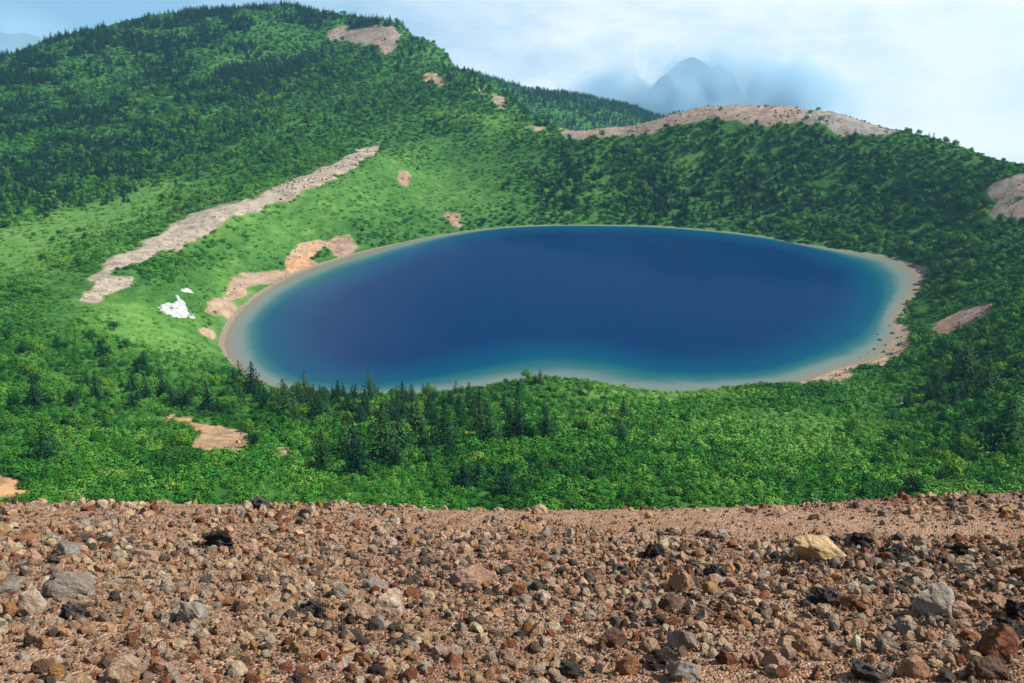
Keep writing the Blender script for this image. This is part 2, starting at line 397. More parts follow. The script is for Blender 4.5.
gl = b.n('ShaderNodeBsdfGlossy'); b.l(b.mr(b.noise(pos, 0.008, 3), 0.35, 0.65, 0.08, 0.22), gl.inputs['Roughness']); b.l(wnrm, gl.inputs['Normal'])
fr = b.n('ShaderNodeFresnel'); fr.inputs['IOR'].default_value = 1.33; b.l(wnrm, fr.inputs['Normal'])
mxw = b.n('ShaderNodeMixShader'); b.l(b.math('MULTIPLY', fr.outputs[0], 0.50), mxw.inputs[0]); b.l(df.outputs[0], mxw.inputs[1]); b.l(gl.outputs[0], mxw.inputs[2])
ow_ = b.n('ShaderNodeOutputMaterial'); b.l(mxw.outputs[0], ow_.inputs['Surface'])

M_SNOW, nt = new_mat('old_snow'); b = NB(nt)
pos = b.n('ShaderNodeTexCoord').outputs['Object']
b.principled(b.ramp(b.noise(pos, 0.5, 5), [(0.34, (0.26, 0.23, 0.20)), (0.44, (0.40, 0.40, 0.40)), (0.58, (0.51, 0.52, 0.54))]), 0.6, b.bump(b.noise(pos, 0.6, 4), 1.0, 0.8))

# gravel ground material
M_GRV, nt = new_mat('gravel_ground'); b = NB(nt)
pos = b.n('ShaderNodeTexCoord').outputs['Object']
g_a = b.noise(pos, 1.2, 4, 0.6); g_b = b.noise(pos, 14, 5, 0.7); g_c = b.noise(pos, 55, 4, 0.7)
vor = b.n('ShaderNodeTexVoronoi'); vor.inputs['Scale'].default_value = 60; b.l(pos, vor.inputs['Vector'])
c = b.ramp(g_b, [(0.28, (0.20, 0.085, 0.040)), (0.5, (0.43, 0.25, 0.15)), (0.72, (0.58, 0.41, 0.28))])
c = b.mix(b.mr(g_a, 0.45, 0.62, 0, 0.55), c, (0.30, 0.12, 0.055))
sepv = b.n('ShaderNodeSeparateColor'); b.l(vor.outputs['Color'], sepv.inputs[0])
c = b.mix(b.mr(sepv.outputs[0], 0.0, 1.0, 0, 0.6), c, b.ramp(sepv.outputs[1], [(0.0, (0.12, 0.09, 0.08)), (0.4, (0.33, 0.2, 0.13)), (0.8, (0.42, 0.36, 0.3)), (1.0, (0.55, 0.47, 0.38))]))
hh = b.math('SUBTRACT', b.math('MULTIPLY_ADD', g_c, 0.5, g_b), b.math('MULTIPLY', vor.outputs['Distance'], 1.0))
b.principled(c, 0.95, b.bump(hh, 1.0, 0.02), 0.1)

# ------------------------------------------------------------------ mesh helpers
def mesh_from(name, verts, faces, mats=(), smooth=False):
    me = bpy.data.meshes.new(name)
    verts = np.asarray(verts, np.float32); faces = np.asarray(faces, np.int32)
    k = faces.shape[1]
    me.vertices.add(len(verts)); me.vertices.foreach_set('co', verts.ravel())
    me.loops.add(faces.size); me.loops.foreach_set('vertex_index', faces.ravel())
    me.polygons.add(len(faces)); me.polygons.foreach_set('loop_start', np.arange(0, faces.size, k, dtype=np.int32))
    me.polygons.foreach_set('loop_total', np.full(len(faces), k, np.int32))
    for m in mats: me.materials.append(m)
    me.update(calc_edges=True); me.validate()
    me.polygons.foreach_set('use_smooth', np.full(len(me.polygons), smooth))
    return me
def add_attr(me, name, typ, data):
    a = me.attributes.new(name, typ, 'POINT')
    if typ == 'FLOAT_COLOR': a.data.foreach_set('color', np.asarray(data, np.float32).ravel())
    elif typ == 'FLOAT_VECTOR': a.data.foreach_set('vector', np.asarray(data, np.float32).ravel())
    elif typ == 'INT': a.data.foreach_set('value', np.asarray(data, np.int32).ravel())
    else: a.data.foreach_set('value', np.asarray(data, np.float32).ravel())
def link(me, name, parent=None, loc=(0, 0, 0)):
    o = bpy.data.objects.new(name, me); COL.objects.link(o); o.location = loc
    if parent: o.parent = parent
    return o
def tag(o, label=None, cat=None, group=None, kind=None):
    if label: o['label'] = label
    if cat: o['category'] = cat
    if group: o['group'] = group
    if kind: o['kind'] = kind
    return o
def grid_faces(nx, ny):
    i = np.arange(nx - 1)[None, :] + np.arange(ny - 1)[:, None] * nx
    return np.stack([i, i + 1, i + 1 + nx, i + nx], -1).reshape(-1, 4)

# ------------------------------------------------------------------ terrain mesh
X1, Y1 = XX.ravel(), YY.ravel()
me = mesh_from('terrain', np.stack([X1, Y1, Hg.ravel()], 1), grid_faces(len(GX), len(GY)), [M_TER], True)
u, v, bare, bcol = cover(X1, Y1)
add_attr(me, 'bare', 'FLOAT', bare)
add_attr(me, 'bare_col', 'FLOAT_COLOR', np.concatenate([bcol, np.ones((len(bcol), 1))], 1))
add_attr(me, 'meadow', 'FLOAT', np.clip(gauss(u, v, MEAD) + 0.30 * gauss(u, v, SMOOTH), 0, 1) * (Y1 > 0))
sdl = SDg.ravel()
leftish = sstep(-20, -110, X1) * sstep(420, 470, Y1) * (1 - sstep(640, 720, Y1))
shw = -1.0 + 2.4 * leftish + 4.0 * sstep(150, 230, X1) * (1 - sstep(620, 680, Y1))
add_attr(me, 'shore', 'FLOAT', np.clip(1.0 - (sdl - shw) / 4.0, 0, 1))
ter = link(me, 'terrain'); tag(ter, 'green crater slopes and mountain around the lake', 'terrain', kind='structure')

# lake surface
wx = np.arange(LAKE[:, 0].min() - 15, LAKE[:, 0].max() + 15, 3.0); wy = np.arange(LAKE[:, 1].min() - 15, LAKE[:, 1].max() + 15, 3.0)
WX, WY = np.meshgrid(wx, wy)
sL = sdist(WX, WY, LAKE); sD = sdist(WX, WY, DEEP)
F = grid_faces(len(wx), len(wy)); F = F[(sL[F] < 9).any(1)]
used, inv = np.unique(F, return_inverse=True); F = inv.reshape(-1, 4)
a_ = np.maximum(-sL, 0); d_ = np.maximum(sD, 0)
t = np.where(sD < 0, 0.72 + 0.28 * np.clip(-sD / 32, 0, 1), 0.72 * a_ / (a_ + d_ + 1e-6))
me = mesh_from('lake', np.stack([WX.ravel()[used], WY.ravel()[used], np.zeros(len(used))], 1), F, [M_WAT], True)
add_attr(me, 'depth', 'FLOAT', t[used])
tag(link(me, 'water'), 'deep blue crater lake with turquoise shallows', 'lake', kind='structure')

# ------------------------------------------------------------------ plant templates
def leaf_quads(cent, nrm, size, rng, aspect=0.75):
    """one bent leaf spray per centre"""
    n = len(cent)
    r = rng.normal(size=(n, 3)); a = np.cross(nrm, r); a /= np.linalg.norm(a, axis=1)[:, None] + 1e-9
    c = np.cross(nrm, a); s = size[:, None]
    V = np.stack([cent - a * s * .5, cent - c * s * .5 * aspect, cent + a * s * .5, cent + c * s * .5 * aspect], 1)
    return V.reshape(-1, 3), np.arange(n * 4).reshape(n, 4)

def rnd_dirs(n, rng, up=-0.2):
    d = rng.normal(size=(n, 3)); d /= np.linalg.norm(d, axis=1)[:, None]
    d[:, 2] = np.where(d[:, 2] < up, -d[:, 2], d[:, 2]); return d

def trunk_mesh(name, h, r, rng, limbs=3, spread=0.3):
    """tapered trunk with limbs"""
    V = []; Fc = []
    def tube(p0, p1, r0, r1, k=6, seg=3, bend=0.0):
        base = len(V); p0 = np.array(p0, float); p1 = np.array(p1, float)
        d = p1 - p0; d /= np.linalg.norm(d); s = np.cross(d, [0.3, 0.8, 0.1]); s /= np.linalg.norm(s); q = np.cross(d, s)
        for j in range(seg + 1):
            t = j / seg; c = p0 + (p1 - p0) * t + s * bend * math.sin(t * math.pi); rr = r0 + (r1 - r0) * t
            for i in range(k):
                an = 2 * math.pi * i / k; V.append(c + (s * math.cos(an) + q * math.sin(an)) * rr)
        for j in range(seg):
            for i in range(k):
                a = base + j * k + i; bb = base + j * k + (i + 1) % k
                Fc.append((a, bb, bb + k, a + k))
    tube((0, 0, -0.4), (0.02 * h, 0, h), r, r * 0.18, 7, 4, 0.03 * h)
    for i in range(limbs):
        an = rng.uniform(0, 6.28); z = h * rng.uniform(0.3, 0.8); L = h * spread * rng.uniform(0.6, 1)
        tube((0, 0, z), (math.cos(an) * L, math.sin(an) * L, z + L * 0.6), r * 0.4, r * 0.1, 5, 2)
    return mesh_from(name, V, Fc, [bark], True)

def fir_crown(name, seed, mat, tiers, per, h=1.0, w=0.19, lsz=0.075, fill=1.0):
    rng = np.random.default_rng(seed); C = []; N = []; S = []
    lean = rng.normal(0, 0.015, 2)
    for k in range(tiers):
        t = k / (tiers - 1); z = h * (0.10 + 0.88 * t)
        rad = w * h * ((1 - t) ** 0.62 + 0.03) * min(1.0, 0.55 + t * 3) * rng.uniform(0.75, 1.15)
        nb = max(4, int(per * (1 - t * 0.7)))
        off = rng.uniform(0, 6.28)
        for j in range(nb):
            if rng.random() > 0.9 * fill + 0.05: continue
            an = off + 2 * math.pi * j / nb + rng.normal(0, 0.25); R = rad * rng.uniform(0.6, 1.12)
            m = max(2, int(3.2 * R / (w * h) + 1.5))
            for q in range(m):
                f = (q + 0.6) / m
                cx, cy = math.cos(an) * R * f, math.sin(an) * R * f
                C.append((cx + lean[0] * z * 3, cy + lean[1] * z * 3, z - R * 0.35 * f * f + rng.normal(0, 0.006) * h))
                nn = np.array([math.cos(an) * 0.5 + rng.normal(0, .35), math.sin(an) * 0.5 + rng.normal(0, .35), 1.0]); N.append(nn / np.linalg.norm(nn))
                S.append(lsz * h * (1.15 - 0.55 * t) * rng.uniform(0.7, 1.3))
    for q in range(5):
        C.append((lean[0] * h * 3, lean[1] * h * 3, h * (0.95 + 0.012 * q))); N.append((math.cos(q), math.sin(q), 0.2)); S.append(lsz * h * 0.5)
    C, N, S = np.array(C), np.array(N), np.array(S)
    V, Fc = leaf_quads(C, N, S, rng, 0.6)
    return mesh_from(name, V, Fc, [mat])

def leafy_crown(name, seed, mat, n, lobes, flat, lsz, z0, zoff=0.0):
    """lumpy crown: leaves spread over and inside uneven lobes"""
    rng = np.random.default_rng(seed); C = []; N = []
    Lc = []
    for i in range(lobes):
        an = rng.uniform(0, 6.28); r = 0.30 * math.sqrt(rng.random()) if i else 0
        Lc.append((math.cos(an) * r, math.sin(an) * r, z0 + rng.uniform(-0.10, 0.16) * flat, rng.uniform(0.17, 0.30)))
    for i in range(n):
        L = Lc[rng.integers(lobes)]; d = rnd_dirs(1, rng, -0.35)[0]
        rr = L[3] * (1 - 0.35 * rng.random() ** 2)
        p = np.array([L[0] + d[0] * rr, L[1] + d[1] * rr, L[2] + d[2] * rr * flat])
        C.append(p); nn = d + rng.normal(0, 0.30, 3); N.append(nn / np.linalg.norm(nn))
    C = np.array(C); C[:, 2] = np.maximum(C[:, 2], 0.02)
    V, Fc = leaf_quads(C, np.array(N), rng.uniform(0.7, 1.35, n) * lsz, rng, 0.7)
    return mesh_from(name, V, Fc, [mat])

# unit templates: height 1 (firs), width about 1 (broadleaf, shrubs)
MI = {k: foliage_mat(k + '_leaves', *c, 'INSTANCER') for k, c in (('fir', FIRC), ('broadleaf', BRDC), ('shrub', SHRC))}
MO = {k: foliage_mat(k + '_foliage', *c, 'OBJ') for k, c in (('fir', FIRC), ('broadleaf', BRDC), ('shrub', SHRC))}
def coll(name, meshes):
    c = bpy.data.collections.new(name)
    for i, m in enumerate(meshes):
        o = bpy.data.objects.new('%s_%02d' % (name, i), m); c.objects.link(o)
    return c
C_FIR = coll('fir_kinds', [fir_crown('fir_far', 100 + i, MI['fir'], 12, 9, lsz=0.16, w=0.38) for i in range(4)])
C_BRD = coll('broadleaf_kinds', [leafy_crown('broadleaf_far', 200 + i, MI['broadleaf'], 190, 6, 1.2, 0.125, 0.42) for i in range(5)])
C_SHR = coll('shrub_kinds', [leafy_crown('shrub_mid', 300 + i, MI['shrub'], 200, 7, 1.0, 0.115, 0.16) for i in range(6)])

def instances(name, co, idx, rot, scl, tint, collection, label, cat, color=False):
    me = bpy.data.meshes.new(name); me.vertices.add(len(co)); me.vertices.foreach_set('co', np.asarray(co, np.float32).ravel())
    add_attr(me, 'idx', 'INT', idx); add_attr(me, 'rot', 'FLOAT_VECTOR', rot); add_attr(me, 'scl', 'FLOAT_VECTOR', scl)
    if color: add_attr(me, 'tint', 'FLOAT_COLOR', np.concatenate([tint, np.ones((len(tint), 1))], 1))
    else: add_attr(me, 'tint', 'FLOAT', tint)
    o = link(me, name); tag(o, label, cat, kind='stuff')
    g = bpy.data.node_groups.new(name + '_nodes', 'GeometryNodeTree')
    g.interface.new_socket('Geometry', in_out='INPUT', socket_type='NodeSocketGeometry'); g.interface.new_socket('Geometry', in_out='OUTPUT', socket_type='NodeSocketGeometry')
    gi = g.nodes.new('NodeGroupInput'); go = g.nodes.new('NodeGroupOutput'); ip = g.nodes.new('GeometryNodeInstanceOnPoints')
    ci = g.nodes.new('GeometryNodeCollectionInfo'); ci.inputs['Collection'].default_value = collection
    ci.inputs['Separate Children'].default_value = True; ci.inputs['Reset Children'].default_value = True
    def na(nm, t):
        x = g.nodes.new('GeometryNodeInputNamedAttribute'); x.data_type = t; x.inputs['Name'].default_value = nm; return x.outputs[0]
    L = g.links.new
    L(gi.outputs[0], ip.inputs['Points']); L(ci.outputs[0], ip.inputs['Instance']); ip.inputs['Pick Instance'].default_value = True
    L(na('idx', 'INT'), ip.inputs['Instance Index'])
    L(na('rot', 'FLOAT_VECTOR'), ip.inputs['Rotation']); L(na('scl', 'FLOAT_VECTOR'), ip.inputs['Scale'])
    L(ip.outputs[0], go.inputs[0])
    md = o.modifiers.new('scatter', 'NODES'); md.node_group = g
    return o

def rock_mesh(name, seed, mat, sub=3, cuts=7, noise_=0.16):
    rng = np.random.default_rng(seed)
    bm = bmesh.new(); bmesh.ops.create_icosphere(bm, subdivisions=sub, radius=0.5)
    V = np.array([v.co[:] for v in bm.verts]); F = np.array([[v.index for v in f.verts] for f in bm.faces]); bm.free()
    for _ in range(cuts):                                            # flat broken faces
        d = rng.normal(size=3); d /= np.linalg.norm(d); lim = rng.uniform(0.22, 0.40)
        dist = V @ d; V = V - np.maximum(dist - lim, 0)[:, None] * d * rng.uniform(0.8, 1.0)
    L = np.linalg.norm(V, axis=1)[:, None]
    s1 = fbm(V[:, 0] * 4 + seed * 3, V[:, 1] * 4 + V[:, 2] * 5, 3, seed); s2 = fbm(V[:, 1] * 11 + seed, V[:, 2] * 11 + V[:, 0] * 9, 2, seed + 5)
    V = V * (1 + noise_ * s1[:, None] * 0.6 + noise_ * 0.4 * s2[:, None])
    V = V / (V.max(0) - V.min(0))
    return mesh_from(name, V, F, [mat])

# ------------------------------------------------------------------ scatter the vegetation
def jgrid(x0, x1, y0, y1, s):
    x = np.arange(x0, x1, s); y = np.arange(y0, y1, s)
    A, B = np.meshgrid(x, y); A = A.ravel() + RNG.uniform(-.5, .5, A.size) * s; B = B.ravel() + RNG.uniform(-.5, .5, B.size) * s
    return A, B
cand = []
for (y0, y1, s) in ((128, 240, 2.6), (240, 450, 3.1), (450, 700, 3.8), (700, 950, 4.4), (950, 1300, 5.2), (1300, 1750, 6.2), (1750, 2250, 7.5)):
    A, B = jgrid(-0.66 * y1 - 60, 0.66 * y1 + 60, y0, y1, s)
    k = (np.abs(A) < 0.66 * B + 50); A, B = A[k], B[k]
    cand.append((A, B, np.full(len(A), s)))
A = np.concatenate([c[0] for c in cand]); B = np.concatenate([c[1] for c in cand]); S = np.concatenate([c[2] for c in cand])
sdl = sdist(A, B, LAKE)
k = sdl > 2.5; A, B, S, sdl = A[k], B[k], S[k], sdl[k]
Z = H(A, B); k = visible(A, B, Z, 9); A, B, S, Z, sdl = A[k], B[k], S[k], Z[k], sdl[k]
u, v, bare, _ = cover(A, B)
leftish = sstep(-20, -110, A) * sstep(420, 470, B) * (1 - sstep(640, 720, B))
k = ((bare < 0.5) | (RNG.random(len(A)) < 0.05)) & ((leftish < 0.4) | (sdl > 9)); A, B, S, Z, sdl, u, v, bare = [q[k] for q in (A, B, S, Z, sdl, u, v, bare)]
mead = np.clip(gauss(u, v, MEAD), 0, 1); smo = np.clip(gauss(u, v, SMOOTH), 0, 1)
cl = fbm(A / 40, B / 40, 3, 71); cl2 = fbm(A / 13, B / 13, 2, 77); hz = fbm(A / 60, B / 60, 4, 83)
edgecut = 1 - sstep(0.2, 0.5, bare)
nearrow = sstep(150, 185, B)
pf = np.clip(gauss(u, v, FIR), 0, 1) * np.clip(0.65 + 2.6 * cl, 0, 1.5) * (1 - 0.85 * mead) * edgecut * nearrow
pb = np.clip(gauss(u, v, BRD), 0, 1) * np.clip(0.7 - 1.0 * cl + 1.6 * cl2, 0, 1.4) * (1 - 0.85 * mead) * (1 - 0.9 * smo) * edgecut * nearrow
# trees need more room than the bushes of the candidate grid
room = np.clip((S / 5.0) ** 2, 0, 1)
r = RNG.random(len(A))
isf = r < pf * room * 0.85
isb = (~isf) & (r < (pf * 0.85 + pb * 0.8) * room)
iss = (~isf) & (~isb) & (RNG.random(len(A)) > (0.30 + 0.45 * (B > 450)) * mead * sstep(200, 300, B) + (0.55 * (cl2 < -0.25) * sstep(420, 500, B) * (1 - smo)))
iss &= (RNG.random(len(A)) < edgecut + 0.15)
iss &= (RNG.random(len(A)) > 0.45 * smo)
iss &= (RNG.random(len(A)) > 0.5 * np.clip(pf + pb, 0, 1) * sstep(420, 520, B))
slant = np.sqrt(A ** 2 + B ** 2 + (Z - CAMZ) ** 2)

# ---- firs: the ones the photo singles out (base pixel, height in pixels), then the generated ones
HAND = [(371,400,26),(396,394,21),(307,404,27),(297,424,20),(322,424,27),(340,406,22),(385,461,50),(480,437,37),(518,441,43),(547,443,32),(445,449,43),
        (430,426,26),(418,441,35),(324,471,36),(357,475,44),(463,490,28),(478,482,24),(506,498,30),(469,399,15),(455,396,13),(424,395,12),(623,422,22),
        (254,396,28),(242,388,22),(148,399,20),(164,396,22),(209,412,26),(188,408,22),(45,461,30),(37,408,26),(98,400,22),(266,412,22),(287,416,30),
        (320,420,24),(102,358,17),(145,370,15),(1002,456,48),(985,396,30),(963,376,30),(540,384,13),(535,384,9),(347,455,30),(400,450,30),(490,445,34),(460,420,22),(300,405,20),(285,400,18)]
fx, fy, fh = [], [], []
for px, py, h in HAND:
    X, Y = hit(px, py); fx.append(X); fy.append(Y)
    zz = float(H(np.array([X]), np.array([Y]))[0]); fh.append(h * math.sqrt(X * X + Y * Y + (zz - CAMZ) ** 2) / FPX * 1.28)
nh = len(fx)
fX = np.concatenate([fx, A[isf]]); fY = np.concatenate([fy, B[isf]])
fH = np.concatenate([fh, RNG.uniform(5.5, 10.5, isf.sum()) * (0.9 + 0.3 * sstep(700, 1400, B[isf]))])
fZ = H(fX, fY) - 0.2
fpx = fH / np.sqrt(fX ** 2 + fY ** 2 + (fZ - CAMZ) ** 2) * FPX
fvis = visible(fX, fY, fZ, 4.0)
fu, fv, _ = to_px(fX, fY, fZ)
inside = (fu > 5) & (fu < 1019) & (fv > 12) & (fv < 503) & fvis
score = np.where(inside, fpx, 0); score[:nh] = 1e4
order = np.argsort(-score)
f_ind = order[:300]; f_rest = order[300:]
ORD = ['first', 'second', 'third', 'fourth', 'fifth', 'sixth', 'seventh', 'eighth', 'ninth', 'tenth', 'eleventh', 'twelfth', 'thirteenth', 'fourteenth', 'fifteenth',
       'sixteenth', 'seventeenth', 'eighteenth', 'nineteenth', 'twentieth']
SITES = [  # (pixel x, pixel y, phrase) spots on the slopes that can be found in the photo
 (371,392,'along the near lake shore, left half'),(545,384,'by the bank midway along the near shore'),(480,430,'in the dark grove below the near shore'),(350,465,'in the dark grove left of centre'),
 (490,490,'just above the middle of the rubble edge'),(215,425,'just above the orange landslip patch'),(100,400,'on the low slope left of the orange patch'),(45,455,'above the orange bank at the left edge'),
 (150,380,'below the snow patch'),(40,340,'at the far left below the meadow'),(260,395,'where left shore meets the near slope'),(650,430,'on the pale grassy middle of the near slope'),(800,440,'on the near slope right of centre'),
 (900,400,'in the gully beside the small white spot'),(985,380,'on the dark right hillside'),(1000,455,'in the lower right corner of the slope'),(930,300,'just right of the lake end'),(1000,250,'right of the lake, below pink scree'),
 (820,230,'above the far shore to the right'),(700,200,'above the middle of the far shore'),(570,200,'in the dark strip at the far shore'),(900,180,'high on the right hill'),(760,150,'under the pink rim'),(630,150,'under the saddle'),
 (300,160,'above the top of the ash strip'),(150,190,'on the hillside left of the ash strip'),(50,190,'above the left meadow'),(200,60,'in the dark belt of the left mountain'),(380,100,'on the right flank of the left mountain'),
 (470,160,'on the smooth green inner slope'),(200,260,'between ash strip and snow'),(280,225,'on the green slope above the left shore'),(60,80,'on the left shoulder of the mountain'),(350,50,'near the pinkish summit patch'),
 (60,250,'in the pale meadow left of the ash strip'),(980,340,'beside reddish scree at right'),(320,430,'in the scrub right of the orange patch'),(590,470,'above the rubble edge right of centre'),(420,400,'among bushes below the near shore')]
SP_ = np.array([(s[0], s[1]) for s in SITES], float)

def label_sets(us, vs, look, noun):
    """labels that single each plant out: its look, its rank from the left, its spot"""
    us = np.asarray(us); vs = np.asarray(vs)
    z = np.argmin(((us[:, None] - SP_[:, 0]) ** 2 + 2.5 * (vs[:, None] - SP_[:, 1]) ** 2), axis=1)
    out = [None] * len(us); grp = {}
    for i in range(len(us)): grp.setdefault((z[i], look[i]), []).append(i)
    for (zz, lk), ids in grp.items():
        ids.sort(key=lambda i: us[i])
        for k, i in enumerate(ids):
            if len(ids) == 1: out[i] = '%s %s %s' % (lk, noun, SITES[zz][2])
            elif k < len(ids) / 2 and k < 20: out[i] = '%s %s, %s from left, %s' % (lk, noun, ORD[k], SITES[zz][2])
            else: out[i] = '%s %s, %s from right, %s' % (lk, noun, ORD[min(len(ids) - 1 - k, 19)], SITES[zz][2])
    for o_ in out: assert len(o_.split()) <= 16, o_
    return out

firs = []
for i in range(6):
    root = bpy.data.objects.new('fir_tree', None)
    tm = trunk_mesh('fir_trunk', 0.93, 0.022, np.random.default_rng(i), 0)
    cm = fir_crown('fir_crown', 500 + i, MO['fir'], 22, 18, lsz=0.088, w=(0.50, 0.44, 0.38, 0.55, 0.36, 0.47)[i], fill=(1, .8, .9, 1, .85, .75)[i])
    firs.append((tm, cm))
def place_tree(name, tm, cm, loc, s, rz):
    root = bpy.data.objects.new(name, None); COL.objects.link(root); root.location = loc; root.rotation_euler = (0, 0, rz); root.scale = s
    t = bpy.data.objects.new('trunk', tm); COL.objects.link(t); t.parent = root
    c = bpy.data.objects.new('crown', cm); COL.objects.link(c); c.parent = root
    return root
med = [np.median(fpx[f_ind])]
def fir_look(i):
    a = fpx[i]
    return ('tall pointed dark' if a > 33 else 'mid-sized dark' if a > 20 else 'small dark' if a > 12 else 'tiny dark')
looks = [fir_look(i) for i in f_ind]
labs = label_sets(fu[f_ind], fv[f_ind], looks, 'fir')
for q, i in enumerate(f_ind):
    k = int(RNG.integers(6)); w = RNG.uniform(0.85, 1.2) * fH[i]
    o = place_tree('fir_tree', firs[k][0], firs[k][1], (fX[i], fY[i], fZ[i]), (w, w, fH[i]), RNG.uniform(0, 6.28))
    tag(o, labs[q], 'fir tree', 'dark firs on the crater slopes')
n_ = len(f_rest); w = RNG.uniform(0.9, 1.35, n_) * fH[f_rest]
instances('fir_forest', np.stack([fX[f_rest], fY[f_rest], fZ[f_rest]], 1), RNG.integers(0, 4, n_), np.stack([np.zeros(n_), np.zeros(n_), RNG.uniform(0, 6.28, n_)], 1),
          np.stack([w, w, fH[f_rest]], 1), np.clip(RNG.normal(0.4, 0.25, n_), 0, 1), C_FIR, 'dark green fir forest covering the mountain and crater walls', 'forest')

# ---- broadleaf trees
def take(mask, w, lookf, nmax=300):
    X, Y, Zq = A[mask], B[mask], Z[mask]
    px = w / slant[mask] * FPX; vis = visible(X, Y, Zq, 2.5)
    uu, vv = u[mask], v[mask]
    ins = (uu > 5) & (uu < 1019) & (vv > 8) & vis
    o = np.argsort(-np.where(ins, px, 0)); return X, Y, Zq, px, uu, vv, o[:nmax], o[nmax:]
wB = RNG.uniform(4.8, 8.6, isb.sum()) * (1 + 0.3 * sstep(450, 600, B[isb])) * (0.9 + 0.25 * sstep(600, 1400, B[isb]))
X, Y, Zq, px, uu, vv, ind, rest = take(isb, wB, None)
brd = [(trunk_mesh('broadleaf_trunk', 0.55, 0.04, np.random.default_rng(40 + i), 4, 0.4), leafy_crown('broadleaf_crown', 600 + i, MO['broadleaf'], 700, 10, 1.15, 0.075, 0.45)) for i in range(5)]
looks = ['large rounded' if px[i] > 14 else 'rounded' if px[i] > 10 else 'small rounded' for i in ind]
labs = label_sets(uu[ind], vv[ind], looks, 'broadleaf tree')
for q, i in enumerate(ind):
    k = int(RNG.integers(5)); w = wB[i]
    o = place_tree('broadleaf_tree', brd[k][0], brd[k][1], (X[i], Y[i], Zq[i] - 0.2), (w, w, w * RNG.uniform(0.8, 1.15)), RNG.uniform(0, 6.28))
    tag(o, labs[q], 'broadleaf tree', 'rounded broadleaf trees on the crater slopes')
n_ = len(rest); w = wB[rest]
instances('broadleaf_wood', np.stack([X[rest], Y[rest], Zq[rest] - 0.2], 1), RNG.integers(0, 5, n_), np.stack([np.zeros(n_), np.zeros(n_), RNG.uniform(0, 6.28, n_)], 1),
          np.stack([w, w, w * RNG.uniform(0.75, 1.1, n_)], 1), np.clip(0.45 + 0.5 * cl2[isb][rest] + RNG.normal(0, 0.2, n_), 0, 1), C_BRD, 'green broadleaf wood covering the mountain and crater walls', 'wood')

# ---- shrubs
Sx = S[iss]; sm = smo[iss]
hfac = 1 + 1.1 * np.clip(hz[iss], -.4, 1)
wS = Sx * RNG.uniform(1.1, 2.3, iss.sum()) * np.clip(hfac, 0.7, 1.8) * (1 - 0.42 * sm) * (1 - 0.3 * mead[iss])
wS = np.minimum(wS, 7.0)
X, Y, Zq, px, uu, vv, ind, rest = take(iss, wS, None)
shr = [leafy_crown('bush_foliage', 700 + i, MO['shrub'], 620, 10, 0.8, 0.062, 0.16) for i in range(6)]
LMX = [(30, 'above the orange bank at the left edge'), (110, 'above the rubble edge near the left'), (190, 'above the rubble edge below the orange patch'), (262, 'behind the dark jagged rock on the rubble edge'),
       (340, 'above the rubble edge, left of centre'), (430, 'above the rubble edge below the dark grove'), (539, 'behind the tan stone on the rubble edge'), (620, 'above the rubble edge right of centre'),
       (700, 'above the rubble edge below the pale grass'), (779, 'behind the small tan rock near the rubble edge'), (860, 'above the dark scree, right of centre'), (930, 'above the dark scree at right'), (1000, 'above the dark scree in the right corner')]
def tin(i): return float(np.clip(0.45 + 0.5 * cl2[iss][i], 0, 1))
bk = {}
wmed = np.median(wS[ind])
for i in ind:
    z = int(np.argmin([abs(uu[i] - a) for a, _ in LMX]))
    hi_ = vv[i] < 488
    lk = ('wide' if wS[i] > wmed * 1.25 else 'small' if wS[i] < wmed * .85 else 'leafy') + ' green bush'
    bk.setdefault((z, hi_, lk), []).append(i)
lab = {}
for (z, hi_, lk), ids in bk.items():
    ids.sort(key=lambda i: uu[i])
    for k, i in enumerate(ids):
        pos_ = '' if len(ids) == 1 else (', %s from left' % ORD[min(k, 19)] if k < len(ids) / 2 else ', %s from right' % ORD[min(len(ids) - 1 - k, 19)])
        lab[i] = lk + pos_ + (' of the upper ones, ' if hi_ else ', ') + LMX[z][1]
for i in ind:
    o = link(shr[int(RNG.integers(6))], 'bush', None, (X[i], Y[i], Zq[i] - 0.15)); w = wS[i]
    o.scale = (w, w, w * RNG.uniform(0.7, 1.05)); o.rotation_euler = (0, 0, RNG.uniform(0, 6.28))
    tag(o, ' '.join(lab[i].split()[:16]), 'bush', 'bushes above the rubble edge')
n_ = len(rest); w = wS[rest]
tt = 0.45 + 0.45 * cl2[iss][rest] + 0.3 * cl[iss][rest] + 0.55 * mead[iss][rest] + 0.16 * sm[rest] + RNG.normal(0, 0.14, n_)
instances('shrub_cover', np.stack([X[rest], Y[rest], Zq[rest] - 0.15 - 0.14 * w * sm[rest]], 1), RNG.integers(0, 6, n_), np.stack([np.zeros(n_), np.zeros(n_), RNG.uniform(0, 6.28, n_)], 1),
          np.stack([w, w, w * RNG.uniform(0.6, 1.0, n_) * (1 - 0.3 * sm[rest])], 1), np.clip(tt, 0, 1), C_SHR, 'dense low green shrubs and dwarf pine covering the slopes', 'shrub cover')
print('VEG', len(f_ind), len(f_rest), len(brd), int(isb.sum()), int(iss.sum()))

